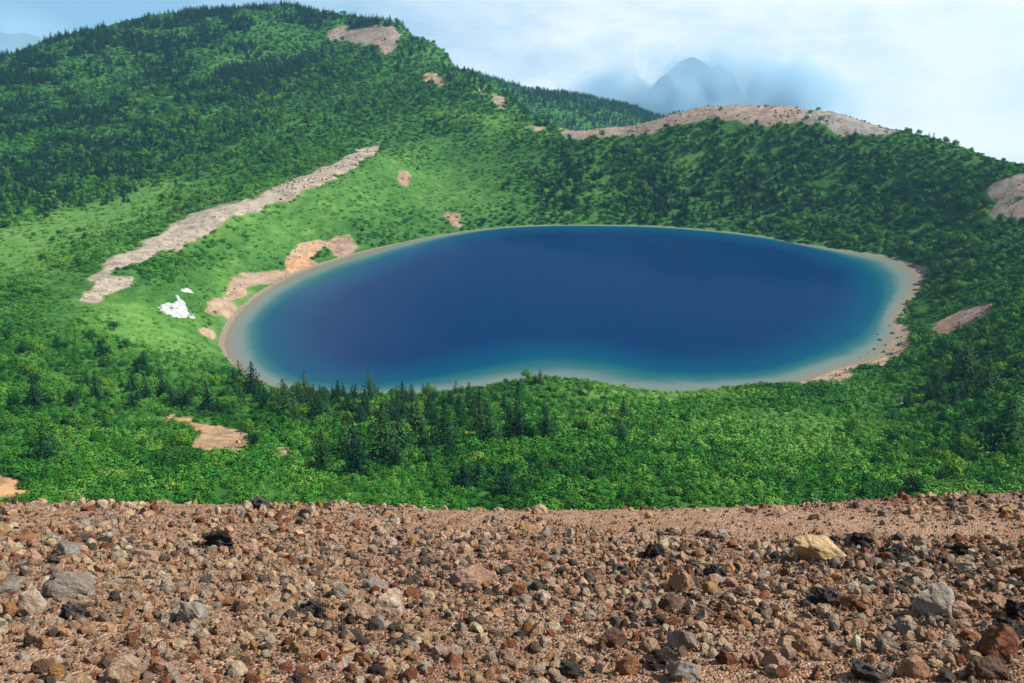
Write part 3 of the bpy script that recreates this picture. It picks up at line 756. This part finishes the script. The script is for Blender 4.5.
C_SCR = coll('scree_kinds', [rock_mesh('scree_rock', 160 + i, M_PEB, 2, 7, 0.25) for i in range(6)])
a1, b1 = jgrid(-420, 420, 140, 950, 2.1); a2, b2 = jgrid(-500, 500, 950, 1600, 3.5)
a1 = np.concatenate([a1, a2]); b1 = np.concatenate([b1, b2])
z1 = H(a1, b1); q_ = visible(a1, b1, z1, 4) & (sdist(a1, b1, LAKE) > 3); a1, b1, z1 = a1[q_], b1[q_], z1[q_]
_, _, br1, bc1 = cover(a1, b1); q_ = (br1 > 0.5) & (RNG.random(len(a1)) < 0.28 + 0.9 * fbm(a1 / 18, b1 / 18, 3, 401)); a1, b1, z1, bc1 = a1[q_], b1[q_], z1[q_], bc1[q_]
n_ = len(a1); w = (0.30 + 1.8 * RNG.random(n_) ** 4) * (1 + 0.6 * (b1 > 700))
instances('scree', np.stack([a1, b1, z1 + w * 0.1], 1), RNG.integers(0, 6, n_), RNG.uniform(0, 6.28, (n_, 3)) * np.array([.2, .2, 1]), np.stack([w, w * .9, w * .6], 1),
          bc1 * RNG.uniform(0.85, 1.25, (n_, 1)), C_SCR, 'broken rock strewn over the bare strips of the crater slopes', 'scree', True)

# ------------------------------------------------------------------ snow patches
def snow(polys, label):
    V = []; Fc = []
    for poly in polys:
        hp = np.array([hit(x, y) for x, y in smooth_poly(poly, 2)])
        x = np.arange(hp[:, 0].min() - 1, hp[:, 0].max() + 1, 0.5); y = np.arange(hp[:, 1].min() - 1, hp[:, 1].max() + 1, 0.7)
        xx, yy = np.meshgrid(x, y); sd = sdist(xx, yy, hp) + fbm(xx / 2.2, yy / 2.2, 3, 5).ravel() * 1.2
        z = H(xx.ravel(), yy.ravel()) + np.clip(-sd * 0.5, -0.5, 0.75)
        F = grid_faces(len(x), len(y)); F = F[(sd[F] < 0.6).all(1)]
        us, inv = np.unique(F, return_inverse=True)
        base = len(V); V += list(np.stack([xx.ravel()[us], yy.ravel()[us], z[us]], 1)); Fc += list(inv.reshape(-1, 4) + base)
    o = link(mesh_from('snow', np.array(V), np.array(Fc), [M_SNOW], True), 'snow_patch'); tag(o, label, 'snow patch', 'leftover snow on the slope left of the lake')
snow([[(156,309),(166,302),(175,304),(178,299),(184,300),(186,309),(191,316),(182,319),(172,317),(163,313)]], 'largest white snow patch on the slope left of the lake')
snow([[(179,290),(186,287),(193,291),(195,294),(187,293),(181,293)]], 'small upper snow patch on the slope left of the lake')
snow([[(174,295),(179,295),(181,300),(178,301)]], 'tiny snow sliver between the two larger snow patches')
snow([[(188,315),(194,314),(196,320),(190,319)]], 'tiny snow spot right of the largest snow patch')
snow([[(896,398),(902,397),(906,403),(900,405)]], 'lone white snow spot in the gully right of the lake')

# ------------------------------------------------------------------ summit rubble ground
def edge_px(px): return np.interp(px, [0, 150, 300, 450, 600, 700, 800, 900, 1024], [503, 504, 506, 511, 512, 509, 505, 499, 492])
def slope_at(X, Y):
    """the rubble slope's own height"""
    X = np.asarray(X, float); Y = np.asarray(Y, float)
    ang = X / np.maximum(Y + 1.0, 1.0)
    pxa = 512 + FPX * ang * 0.95
    lift = (499 - edge_px(np.clip(pxa, 0, 1024))) / FPX * 1.28
    z = 168.4 - (0.40 - lift * 0.9) * Y - 0.05 * np.maximum(Y - 8, 0) ** 2 * (1 - 0.0 * ang)
    z += 0.10 * fbm(X / 2.2, Y / 2.2, 3, 21) * sstep(0.5, 3, Y) * (1 - 0.6 * sstep(6, 8, Y))
    return z
def micro(X, Y):
    rough = 0.5 + 0.5 * sstep(-0.3, 0.3, fbm(X / 1.3, Y / 1.3, 2, 61))
    return 0.030 * rough * fbm(X / 0.22, Y / 0.22, 3, 31) + 0.010 * fbm(X / 0.05, Y / 0.05, 2, 37)
gx = axis([(-60, -9, 1.0), (-9, 9, 0.03), (9, 60, 1.0)]); gy = axis([(-6, 1.5, 0.25), (1.5, 12, 0.03), (12, 34, 0.5)])
GXX, GYY = np.meshgrid(gx, gy)
gz = slope_at(GXX, GYY) + micro(GXX, GYY)
me = mesh_from('gravel_ground', np.stack([GXX.ravel(), GYY.ravel(), gz.ravel()], 1), grid_faces(len(gx), len(gy)), [M_GRV], True)
tag(link(me, 'rubble_ground'), 'reddish brown volcanic gravel slope in the foreground', 'ground', kind='structure')

def gravel_hit(px, py):
    u_, dy, dz = ray(px, py)
    ds = np.linspace(2.0, 14.0, 3000); Xr = u_ * ds / dy; Zr = CAMZ + dz * ds / dy
    b_ = Zr < slope_at(Xr, ds) + 0.0
    k = int(np.argmax(b_)) if b_.any() else 1900
    return float(Xr[k]), float(ds[k])

# ------------------------------------------------------------------ rocks
BIG = [rock_mesh('boulder', 10 + i, M_ROCK, 4, 9, 0.22) for i in range(10)]
JAG = [rock_mesh('jagged_rock', 40 + i, M_ROCK, 4, 5, 0.75) for i in range(4)]
C_PEB = coll('stones', [rock_mesh('stone', 60 + i, M_PEB, 2, 7, 0.22) for i in range(10)])
PAL = {  # rock colours (linear albedo)
 'tan': (0.56, 0.41, 0.28), 'pale tan': (0.62, 0.51, 0.38), 'grey': (0.36, 0.32, 0.27), 'pale grey': (0.46, 0.42, 0.37), 'dark grey': (0.09, 0.085, 0.08), 'blackish': (0.045, 0.04, 0.04),
 'rust': (0.24, 0.10, 0.055), 'orange': (0.42, 0.22, 0.11), 'pink': (0.52, 0.34, 0.26), 'brown': (0.20, 0.13, 0.09), 'ochre': (0.48, 0.30, 0.12), 'peach': (0.52, 0.32, 0.20), 'yellow-tan': (0.58, 0.43, 0.23)}
# notable rocks: base px x, y centre, width px, height ratio, colour, jagged, own label (or None)
R = [
 (75,591,42,.60,'grey',0,'large grey-tan boulder near the left edge, its top flat'),
 (36,609,27,.8,'pale tan',0,None),(15,613,14,1,'orange',0,None),(117,599,12,.8,'dark grey',0,None),(196,614,27,.85,'pale grey',0,'rounded pale grey boulder with a dark hollow at its left, lower left'),
 (218,544,32,.6,'blackish',1,'black jagged lava lump near the rubble edge, left of centre'),(250,549,20,.7,'pink',0,None),(5,531,15,.7,'yellow-tan',0,None),(32,541,21,.5,'orange',0,None),
 (67,552,26,.5,'grey',0,None),(147,559,26,.5,'pink',0,None),(128,673,32,.7,'tan',0,'wide tan boulder at the bottom edge, left part'),(165,670,20,.8,'pink',0,None),(47,668,20,.6,'brown',0,None),(75,613,24,.6,'dark grey',1,None),
 (390,609,31,.75,'pale tan',0,'whitish tan boulder left of centre, leaning on a greyer one'),(362,615,24,.7,'tan',0,None),(379,623,14,.9,'grey',0,None),(476,578,42,.45,'pink',0,'long flat pink slab just left of the centre'),
 (379,588,24,.6,'pale grey',0,None),(339,594,17,.9,'grey',0,None),(318,611,24,.8,'dark grey',1,'dark grey jagged rock left of the whitish tan boulder'),(291,579,17,.7,'tan',0,None),(280,609,24,.35,'peach',0,None),
 (393,543,10,.8,'pinkwhite',0,'small pinkish white stone, the palest spot of the rubble'),(304,558,17,.3,'pale grey',0,None),(262,506,22,.75,'dark grey',1,'dark jagged rock standing on the rubble edge against the green'),
 (449,653,20,.6,'pink',0,None),(299,651,18,.7,'ochre',0,None),
 (682,584,27,.9,'peach',0,'rounded peach boulder right of the centre'),(620,571,19,.8,'dark grey',1,None),(653,553,22,.75,'blackish',1,'black lump of lava behind the peach boulder'),(710,590,20,.5,'ochre',0,None),(673,606,23,.8,'brown',0,None),
 (630,617,14,1,'dark grey',1,None),(611,641,27,.7,'brown',0,None),(651,647,18,.9,'tan',0,None),(681,643,28,.75,'pale grey',0,None),(630,668,24,.9,'orange',0,'orange boulder with a dark side at the bottom edge right of centre'),
 (659,664,34,.6,'blackish',1,'black rough boulder at the bottom edge, right of centre'),(683,675,31,.65,'pale grey',0,'pale grey boulder at the bottom edge, right of centre'),(571,671,26,.7,'dark grey',1,None),(539,511,15,.7,'tan',0,'tan pointed stone on the rubble edge right of the centre'),
 (675,532,13,.8,'pale tan',0,None),(520,592,17,.8,'orange',0,None),(552,584,20,.6,'pink',0,None),(726,661,20,.8,'rust',0,None),(717,573,20,.6,'dark grey',1,None),(748,592,18,.6,'tan',0,None),
 (815,554,52,.5,'yellow-tan',0,'big yellow-tan slab lying tilted in the right half of the rubble'),(936,611,38,.65,'pale grey',0,'grey and pink pointed boulder at the right, below the slab'),(955,613,24,.7,'pink',0,None),(808,647,25,.7,'peach',0,None),
 (824,598,24,.7,'dark grey',1,None),(905,629,24,.6,'grey',0,None),(889,647,20,.6,'grey',0,None),(996,648,34,.9,'rust',0,'large rust-brown boulder near the right bottom corner'),(867,674,34,.5,'dark grey',1,'dark grey mossy rock at the bottom edge, right part'),
 (774,663,24,.9,'pink',0,None),(926,575,20,.4,'tan',0,None),(1006,606,28,.35,'peach',0,None),(1017,614,26,.7,'blackish',1,None),(958,554,14,1,'blackish',1,None),(856,543,24,.6,'blackish',1,'black clump of lava behind the yellow-tan slab'),
 (894,554,24,.6,'blackish',1,None),(803,630,15,.8,'rust',0,None),(848,606,16,.8,'orange',0,None),(966,568,15,.6,'pale tan',0,None),(919,547,12,.8,'pale tan',0,None),(779,513,14,.6,'tan',0,'small tan rock on the bare strip near the right part of the edge'),
 (1021,573,12,.9,'rust',0,None),(982,672,34,.7,'brown',0,None),(918,672,22,.8,'peach',0,None),(1010,630,30,.6,'blackish',1,None),(80,541,16,.5,'dark grey',1,None),(128,540,14,.5,'dark grey',1,None),(8,590,26,.6,'grey',0,None),(103,505,12,.6,'pale tan',0,None)]
PAL['pinkwhite'] = (0.78, 0.66, 0.68)
rocks = []
for px_, py_, w_, hr, cn, jag, lb in R:
    x, y = gravel_hit(px_, py_ + w_ * hr * 0.22)
    z = float(slope_at(x, y)); dist = math.sqrt(x * x + y * y + (z - CAMZ) ** 2); W_ = w_ * dist / FPX
    rocks.append(dict(x=x, y=y, z=z, w=W_, d=W_ * random.uniform(.75, 1.0), h=W_ * hr * 1.15, c=cn, jag=jag, lab=lb, u=px_, v=py_, pw=w_))
taken = np.array([(r_['x'], r_['y'], r_['w']) for r_ in rocks])
names = ['tan', 'pale tan', 'grey', 'pale grey', 'dark grey', 'blackish', 'rust', 'orange', 'pink', 'brown', 'ochre', 'peach']
wts = np.array([.23, .16, .13, .12, .05, .02, .045, .035, .14, .04, .02, .08]); wts /= wts.sum()
def density(X, Y):
    uu_, vv_, _ = to_px(X, Y, slope_at(X, Y))
    left = gauss(uu_, vv_, [(150, 620, 330, 80, .9, 0), (150, 545, 250, 35, .3, 0), (680, 590, 160, 60, .7, 0), (900, 600, 160, 60, .75, 0), (880, 555, 140, 20, .6, 0), (420, 610, 160, 70, .7, 0)])
    bare_ = gauss(uu_, vv_, [(850, 525, 260, 14, .95, 2), (650, 523, 140, 12, .7, 0), (550, 620, 60, 45, .55, 0), (760, 645, 50, 30, .5, 0), (440, 670, 60, 14, .6, 0), (330, 530, 260, 22, .15, 0), (250, 640, 60, 20, .3, 20), (60, 655, 60, 20, .25, 0)])
    return np.clip(0.42 + left - bare_ + 1.0 * fbm(X / 0.8, Y / 0.8, 3, 91), 0.05, 1)
tries = 0
while len(rocks) < 300 and tries < 20000:
    tries += 1
    y = random.uniform(3.3, 9.0) if random.random() < 0.5 else random.uniform(3.3, 6.0); x = random.uniform(-0.66, 0.66) * (y + 0.6)
    w = 0.052 + 0.06 * random.random() ** 3 + 0.006 * max(y - 5, 0) * 2
    uu_, vv_, _ = to_px(np.array([x]), np.array([y]), slope_at(np.array([x]), np.array([y])))
    if not (4 < uu_[0] < 1020 and 508 < vv_[0] < 680): continue
    if random.random() > density(np.array([x]), np.array([y]))[0]: continue
    if (np.hypot(taken[:, 0] - x, taken[:, 1] - y) < (taken[:, 2] + w) * 0.5).any(): continue
    taken = np.vstack([taken, (x, y, w)])
    cn = str(np.random.default_rng(tries).choice(names, p=wts))
    rocks.append(dict(x=x, y=y, z=float(slope_at(x, y)), w=w, d=w * random.uniform(.7, 1), h=w * random.uniform(.55, .85), c=cn, jag=cn in ('dark grey', 'blackish') and random.random() < .6, lab=None,
                      u=float(uu_[0]), v=float(vv_[0]), pw=w / math.hypot(y, 170 - float(slope_at(x, y))) * FPX))
anch = [r_ for r_ in rocks if r_['lab']]
SH = ['the big grey-tan boulder at left', 'the rounded pale grey boulder', 'the black lava lump at left', 'the wide tan bottom boulder', 'the whitish tan boulder', 'the long flat pink slab', 'the dark grey jagged rock',
      'the small pinkish white stone', 'the dark rock on the edge', 'the round peach boulder', 'the black lump behind the peach boulder', 'the orange bottom boulder', 'the black bottom boulder', 'the pale grey bottom boulder',
      'the tan stone on the edge', 'the big yellow-tan slab', 'the grey and pink boulder', 'the rust corner boulder', 'the dark mossy bottom rock', 'the black clump behind the slab', 'the tan rock near the edge']
assert len(SH) == len(anch), len(anch)
bk = {}
for r_ in rocks:
    if r_['lab']: continue
    k = int(np.argmin([math.hypot((a['u'] - r_['u']), 1.5 * (a['v'] - r_['v'])) for a in anch])); a = anch[k]
    du, dv = r_['u'] - a['u'], r_['v'] - a['v']
    side = ('right of' if du > 0 else 'left of') if abs(du) > abs(dv) * 1.2 else ('in front of' if dv > 0 else 'behind')
    sz = 'large' if r_['pw'] > 22 else 'mid-sized' if r_['pw'] > 14 else 'small'
    r_['sz'] = sz; bk.setdefault((sz, r_['c'], side, k), []).append((math.hypot(du, dv), id(r_), r_))
for (sz, cn, side, k), L in bk.items():
    L.sort(key=lambda q: q[0])
    for j, q in enumerate(L):
        nm = '' if len(L) == 1 else (', nearest one ' if j == 0 else ', %s nearest ' % ORD[j])
        q[2]['lab'] = ('%s %s stone%s%s %s' % (sz, cn, nm if nm else ' ', side, SH[k])).replace('  ', ' ')
for r_ in rocks:
    me = (JAG if r_['jag'] else BIG)[random.randrange(4 if r_['jag'] else 10)]
    o = link(me, 'boulder' if r_['pw'] > 22 else 'stone', None, (r_['x'], r_['y'], r_['z'] + r_['h'] * 0.22))
    o.scale = (r_['w'] * 1.05, r_['d'], r_['h'] * 1.15); o.rotation_euler = (random.uniform(-.25, .25) + (-0.35 if r_['lab'].startswith('big yellow') else 0), random.uniform(-.2, .2) + (0.30 if r_['lab'].startswith('big yellow') else 0), random.uniform(-0.4, 0.4))
    j = random.uniform(.9, 1.12); c = PAL[r_['c']]; o.color = (c[0] * j, c[1] * j, c[2] * j, 1)
    tag(o, r_['lab'], 'boulder' if r_['pw'] > 22 else 'stone', 'loose volcanic rocks on the rubble slope')
# the smaller stones nobody could count
xs, ys, ws = [], [], []
for (n0, lo, hi, y0, y1) in ((23000, .030, .092, 2.3, 10.4), (70000, .014, .034, 2.2, 10.6), (95000, .008, .018, 2.2, 9.4)):
    y = RNG.uniform(y0 ** 1.0, y1, n0); x = RNG.uniform(-1.1, 1.1, n0) * (y + 1.6)
    k = RNG.random(n0) < (1 - (0.6 if lo > .012 else 0.2) * sstep(7.9, 9.0, y)) * np.clip(density(x, y) * (1.0 if lo > .012 else 0.8) + (0.1 if lo < .02 else 0), 0, 1); y, x = y[k], x[k]
    w = lo + (hi - lo) * RNG.random(len(x)) ** 2.6; w *= 1 + 0.06 * np.maximum(y - 4, 0)
    xs.append(x); ys.append(y); ws.append(w)
x = np.concatenate(xs); y = np.concatenate(ys); w = np.concatenate(ws); n_ = len(x)
z = slope_at(x, y) + micro(x, y) + w * 0.18
pal = np.array([PAL[q] for q in names]); ck = np.random.default_rng(3).choice(len(names), n_, p=wts)
pz = fbm(x / 0.9, y / 0.9, 2, 33)                                    # patches where one rock colour gathers
ck = np.where((pz < -0.32) & (RNG.random(n_) < .25), names.index('rust'), ck)
ck = np.where((pz > 0.38) & (RNG.random(n_) < .35), names.index('dark grey'), ck)
u_s, v_s, _ = to_px(x, y, z)
dk = gauss(u_s, v_s, [(960, 500, 90, 7, .6, -3), (890, 552, 90, 14, .5, 0), (640, 566, 60, 16, .45, 0), (440, 590, 60, 30, .3, 0), (990, 640, 60, 40, .35, 0), (740, 600, 90, 30, .25, 0)])
ck = np.where(RNG.random(n_) < dk, np.where(RNG.random(n_) < .6, names.index('dark grey'), names.index('brown')), ck)
tint = pal[ck] * RNG.uniform(.95, 1.45, (n_, 1)) * np.array([1.10, 1.03, .93])
keep_ = 1
wm = (0.65 * (1 - sstep(.018, .045, w)))[:, None]
tint = np.clip(tint * (1 - wm) + wm * np.array([.52, .33, .21]) * RNG.uniform(.6, 1.25, (n_, 1)), 0, .8)
rot = RNG.uniform(0, 6.28, (n_, 3)) * np.array([.25, .25, 1])
scl = np.stack([w * RNG.uniform(.8, 1.3, n_), w * RNG.uniform(.7, 1.1, n_), w * RNG.uniform(.5, .95, n_)], 1)
instances('rubble', np.stack([x, y, z], 1), RNG.integers(0, 10, n_), rot, scl, tint, C_PEB, 'small loose volcanic stones strewn over the foreground slope', 'rubble', True)

# boulders on the lake beach
for i, (px_, py_, w_) in enumerate([(880,340,5),(886,345,4),(874,349,4),(892,333,5),(868,353,3),(898,338,4),(884,352,4),(860,357,3),(878,334,3),(890,326,3)]):
    u_, dy, dz = ray(px_, py_); t_ = (0.2 - CAMZ) / dz; x, y = float(u_ * t_), float(dy * t_)
    W_ = w_ * math.hypot(y, CAMZ) / FPX
    o = link(BIG[i], 'shore_boulder', None, (x, y, float(max(H(np.array([x]), np.array([y]))[0], -0.4)) + W_ * .2)); o.scale = (W_, W_ * .8, W_ * .7); o.rotation_euler = (0, 0, i)
    o.color = (0.30, 0.22, 0.18, 1)
    rk = sum(1 for q in [880,886,874,892,868,898,884,860,878,890] if q < px_)
    tag(o, '%s from left of the ten brownish boulders at the right end beach' % ORD[rk], 'boulder', 'boulders on the beach at the right end of the lake')

# ------------------------------------------------------------------ far hills
M_FAR, nt = new_mat('far_forest'); b = NB(nt)
pos = b.n('ShaderNodeTexCoord').outputs['Object']
b.principled(b.ramp(b.noise(pos, 0.012, 8, 0.7), [(0.35, (0.015, 0.05, 0.025)), (0.65, (0.04, 0.10, 0.04))]), 0.95, b.bump(b.noise(pos, 0.03, 6, .7), 1.0, 20), 0.1)
def far_hill(name, skyline, d, depth, label, seed):
    """a mountain whose crest passes through the given skyline"""
    S3 = np.array([at_y(px, py, d) for px, py in skyline]); x = np.linspace(S3[0, 0], S3[-1, 0], 160)
    crest = np.interp(x, S3[:, 0], S3[:, 2]) + fbm(x / 200, x * 0, 5, seed) * 34
    yy_ = np.linspace(-1, 1, 90); Xh, Th = np.meshgrid(x, yy_)
    base = -1200.0
    prof = 1 - np.abs(Th) ** 1.15
    rid = fbm(Xh / 420, Th * 3.0, 5, seed + 3)
    Zh = base + (crest[None, :] - base) * prof + rid * 170 * np.minimum(1, np.abs(Th) * 5)
    me = mesh_from(name, np.stack([Xh.ravel(), (d + Th * depth).ravel(), Zh.ravel()], 1), grid_faces(160, 90), [M_FAR], True)
    tag(link(me, name), label, 'mountain', kind='structure')
far_hill('hills', [(560,175),(620,125),(648,98),(657,82),(668,72),(679,62),(692,57),(703,62),(712,69),(721,63),(731,70),(744,98),(820,140),(880,190)], 7400, 1700, 'distant blue mountain half hidden by cloud', 5)
far_hill('hills', [(610,160),(640,125),(662,108),(690,101),(715,99),(745,108),(800,135),(850,170)], 5600, 1100, 'low distant blue hill under the clouds', 8)
far_hill('hills', [(-260,75),(-120,50),(-30,34),(0,31),(22,33),(45,42),(90,62),(180,90)], 7400, 1500, 'distant blue mountain behind the left skyline', 12)

# ------------------------------------------------------------------ air
def box_mesh(name, lo, hi, mat):
    x0, y0, z0 = lo; x1, y1, z1 = hi
    V = [(x0, y0, z0), (x1, y0, z0), (x1, y1, z0), (x0, y1, z0), (x0, y0, z1), (x1, y0, z1), (x1, y1, z1), (x0, y1, z1)]
    return mesh_from(name, V, [(0, 3, 2, 1), (4, 5, 6, 7), (0, 1, 5, 4), (1, 2, 6, 5), (2, 3, 7, 6), (3, 0, 4, 7)], [mat])
m, nt = new_mat('haze_air'); b = NB(nt)
pv = b.n('ShaderNodeVolumePrincipled'); pv.inputs['Color'].default_value = (0.30, 0.66, 1.0, 1); pv.inputs['Density'].default_value = 0.00008; pv.inputs['Anisotropy'].default_value = 0.2
o_ = b.n('ShaderNodeOutputMaterial'); b.l(pv.outputs[0], o_.inputs['Volume'])
hz_ = link(box_mesh('haze', (-4100, -450, -1650), (4100, 4700, 225), m), 'haze'); tag(hz_, 'thin bluish air haze over the crater', 'haze', kind='stuff')

# cloud round the distant mountain, added haze veil at left, beyond the haze
def cloud(px, py, d, rx, ry, rz, dens, seed, label, tint_=(0.66, 0.86, 1, 1), base_=0.0018):  # blue tint and even base density stand in for air haze
    x, y, z = at_y(px, py, d)
    bm = bmesh.new(); bmesh.ops.create_icosphere(bm, subdivisions=4, radius=1.0)
    V = np.array([v_.co[:] for v_ in bm.verts]); F = np.array([[q.index for q in f.verts] for f in bm.faces]); bm.free()
    V = V * (1 + 0.16 * fbm(V[:, 0] * 2 + seed, V[:, 1] * 2 + V[:, 2] * 2.3, 3, seed))[:, None] * np.array([rx, ry, rz])
    m, nt = new_mat('cloud_and_haze'); b = NB(nt)
    pos = b.n('ShaderNodeTexCoord').outputs['Object']; gl = b.n('ShaderNodeVectorMath', operation='DIVIDE'); gl.inputs[1].default_value = (rx, ry, rz); b.l(pos, gl.inputs[0])
    ln = b.n('ShaderNodeVectorMath', operation='LENGTH'); b.l(gl.outputs[0], ln.inputs[0])
    fall = b.mr(ln.outputs['Value'], 0.35, 1.0, 1.0, 0.0)
    nz = b.noise(pos, 3.2 / 1000, 5, 0.6, 0.6)
    dn = b.math('MULTIPLY', b.math('MULTIPLY', fall, b.mr(nz, 0.42, 0.66, 0.0, 1.0)), dens)
    pv = b.n('ShaderNodeVolumePrincipled'); pv.inputs['Color'].default_value = tint_; dn = b.math('ADD', dn, b.math('MULTIPLY', fall, base_)); b.l(dn, pv.inputs['Density'])
    o_ = b.n('ShaderNodeOutputMaterial'); b.l(pv.outputs[0], o_.inputs['Volume'])
    o = link(mesh_from('cloud', V, F, [m], True), 'cloud', None, (x, y, z)); tag(o, label, 'cloud', kind='stuff')
    return o
cloud(8, 48, 5200, 500, 300, 260, 0.0022, 9, 'thin pale veil of added haze before the distant hill at left')  # veil added to pale the hill as distant air would
cloud(705, 112, 5150, 950, 330, 420, 0.030, 6, 'white cloud wrapping the distant blue mountain')
# ------------------------------------------------------------------ sky
SUN_EL, SUN_AZ = math.radians(44), math.radians(90)      # azimuth measured from the view direction towards the right
sv = Vector((math.sin(SUN_AZ) * math.cos(SUN_EL), math.cos(SUN_AZ) * math.cos(SUN_EL), math.sin(SUN_EL)))
world = bpy.data.worlds.new('World'); scene.world = world; world.use_nodes = True
nt = world.node_tree
for nd in list(nt.nodes): nt.nodes.remove(nd)
b = NB(nt)
tcw = b.n('ShaderNodeTexCoord').outputs['Generated']
sep = b.n('ShaderNodeSeparateXYZ'); b.l(tcw, sep.inputs[0])
zc = b.math('MAXIMUM', sep.outputs[2], 0.06)
cmb = b.n('ShaderNodeCombineXYZ'); b.l(sep.outputs[0], cmb.inputs[0]); b.l(sep.outputs[1], cmb.inputs[1]); b.l(zc, cmb.inputs[2])
nrm = b.n('ShaderNodeVectorMath', operation='NORMALIZE'); b.l(cmb.outputs[0], nrm.inputs[0])
sky = b.n('ShaderNodeTexSky', sky_type='NISHITA'); sky.sun_disc = False; sky.sun_elevation = SUN_EL; sky.sun_rotation = SUN_AZ; sky.altitude = 1900
sky.air_density = 1.0; sky.dust_density = 0.6; sky.ozone_density = 1.2
b.l(nrm.outputs[0], sky.inputs['Vector'])
st = b.n('ShaderNodeMapping'); st.inputs['Scale'].default_value = (1.0, 1.0, 2.4); st.inputs['Location'].default_value = (0.35, 0.1, 0.0); b.l(tcw, st.inputs[0])
cn1 = b.noise(st.outputs[0], 3.2, 8, 0.55, 0.5); cn2 = b.noise(st.outputs[0], 8.0, 7, 0.6, 0.3)
cf = b.math('ADD', b.math('MULTIPLY', b.math('SUBTRACT', cn1, 0.5), 1.7), b.math('MULTIPLY', b.math('SUBTRACT', cn2, 0.5), 0.55))
cf = b.math('ADD', cf, b.mr(sep.outputs[0], -0.5, 0.4, -0.25, 1.0))             # more cloud to the right
cf = b.math('ADD', cf, b.mr(sep.outputs[2], -0.25, 0.02, 0.45, 0.0))            # sea of cloud below the horizon
cf = b.math('SUBTRACT', cf, b.mr(sep.outputs[2], 0.05, 0.30, 0.0, 0.25))
band = b.math('MULTIPLY', b.mr(sep.outputs[2], 0.05, 0.16, 0.0, 1.0), b.mr(sep.outputs[0], -0.20, 0.20, 0.55, -1.4))
cf = b.math('ADD', cf, band)                                                    # overhead the cloud lies to the left
mask = b.mr(cf, 0.05, 0.75, 0.0, 1.0)
ccol = b.ramp(cn2, [(0.3, (9.6, 11.0, 12.0)), (0.55, (12.2, 12.6, 12.8))])
thin = b.mix(b.mr(sep.outputs[2], 0.0, 0.15, 0.65, 0.05), sky.outputs[0], (3.3, 6.9, 10.8))
ccol2 = b.mix(mask, thin, ccol)
bg = b.n('ShaderNodeBackground'); bg.inputs['Strength'].default_value = 0.062; b.l(ccol2, bg.inputs['Color'])
ow = b.n('ShaderNodeOutputWorld'); b.l(bg.outputs[0], ow.inputs['Surface'])

sun = bpy.data.lights.new('sun', 'SUN'); sun.energy = 5.0; sun.angle = math.radians(0.5); sun.color = (1.0, 0.95, 0.87)
so = bpy.data.objects.new('sun', sun); COL.objects.link(so); so.rotation_euler = sv.to_track_quat('Z', 'Y').to_euler()

# ------------------------------------------------------------------ camera
cam = bpy.data.cameras.new('camera'); cam.sensor_width = 36; cam.lens = 36 * FPX / 1024; cam.clip_start = 0.05; cam.clip_end = 60000
co = bpy.data.objects.new('camera', cam); COL.objects.link(co); co.location = (0, 0, CAMZ); co.rotation_euler = (math.pi / 2 - PITCH, 0, 0)
scene.camera = co
scene.render.engine = 'CYCLES'
scene.cycles.max_bounces = 6; scene.cycles.volume_bounces = 2; scene.cycles.transparent_max_bounces = 8
vs = scene.view_settings; vs.view_transform = 'Standard'; vs.look = 'None'; vs.exposure = 0.55; vs.gamma = 1.0; vs.use_curve_mapping = False
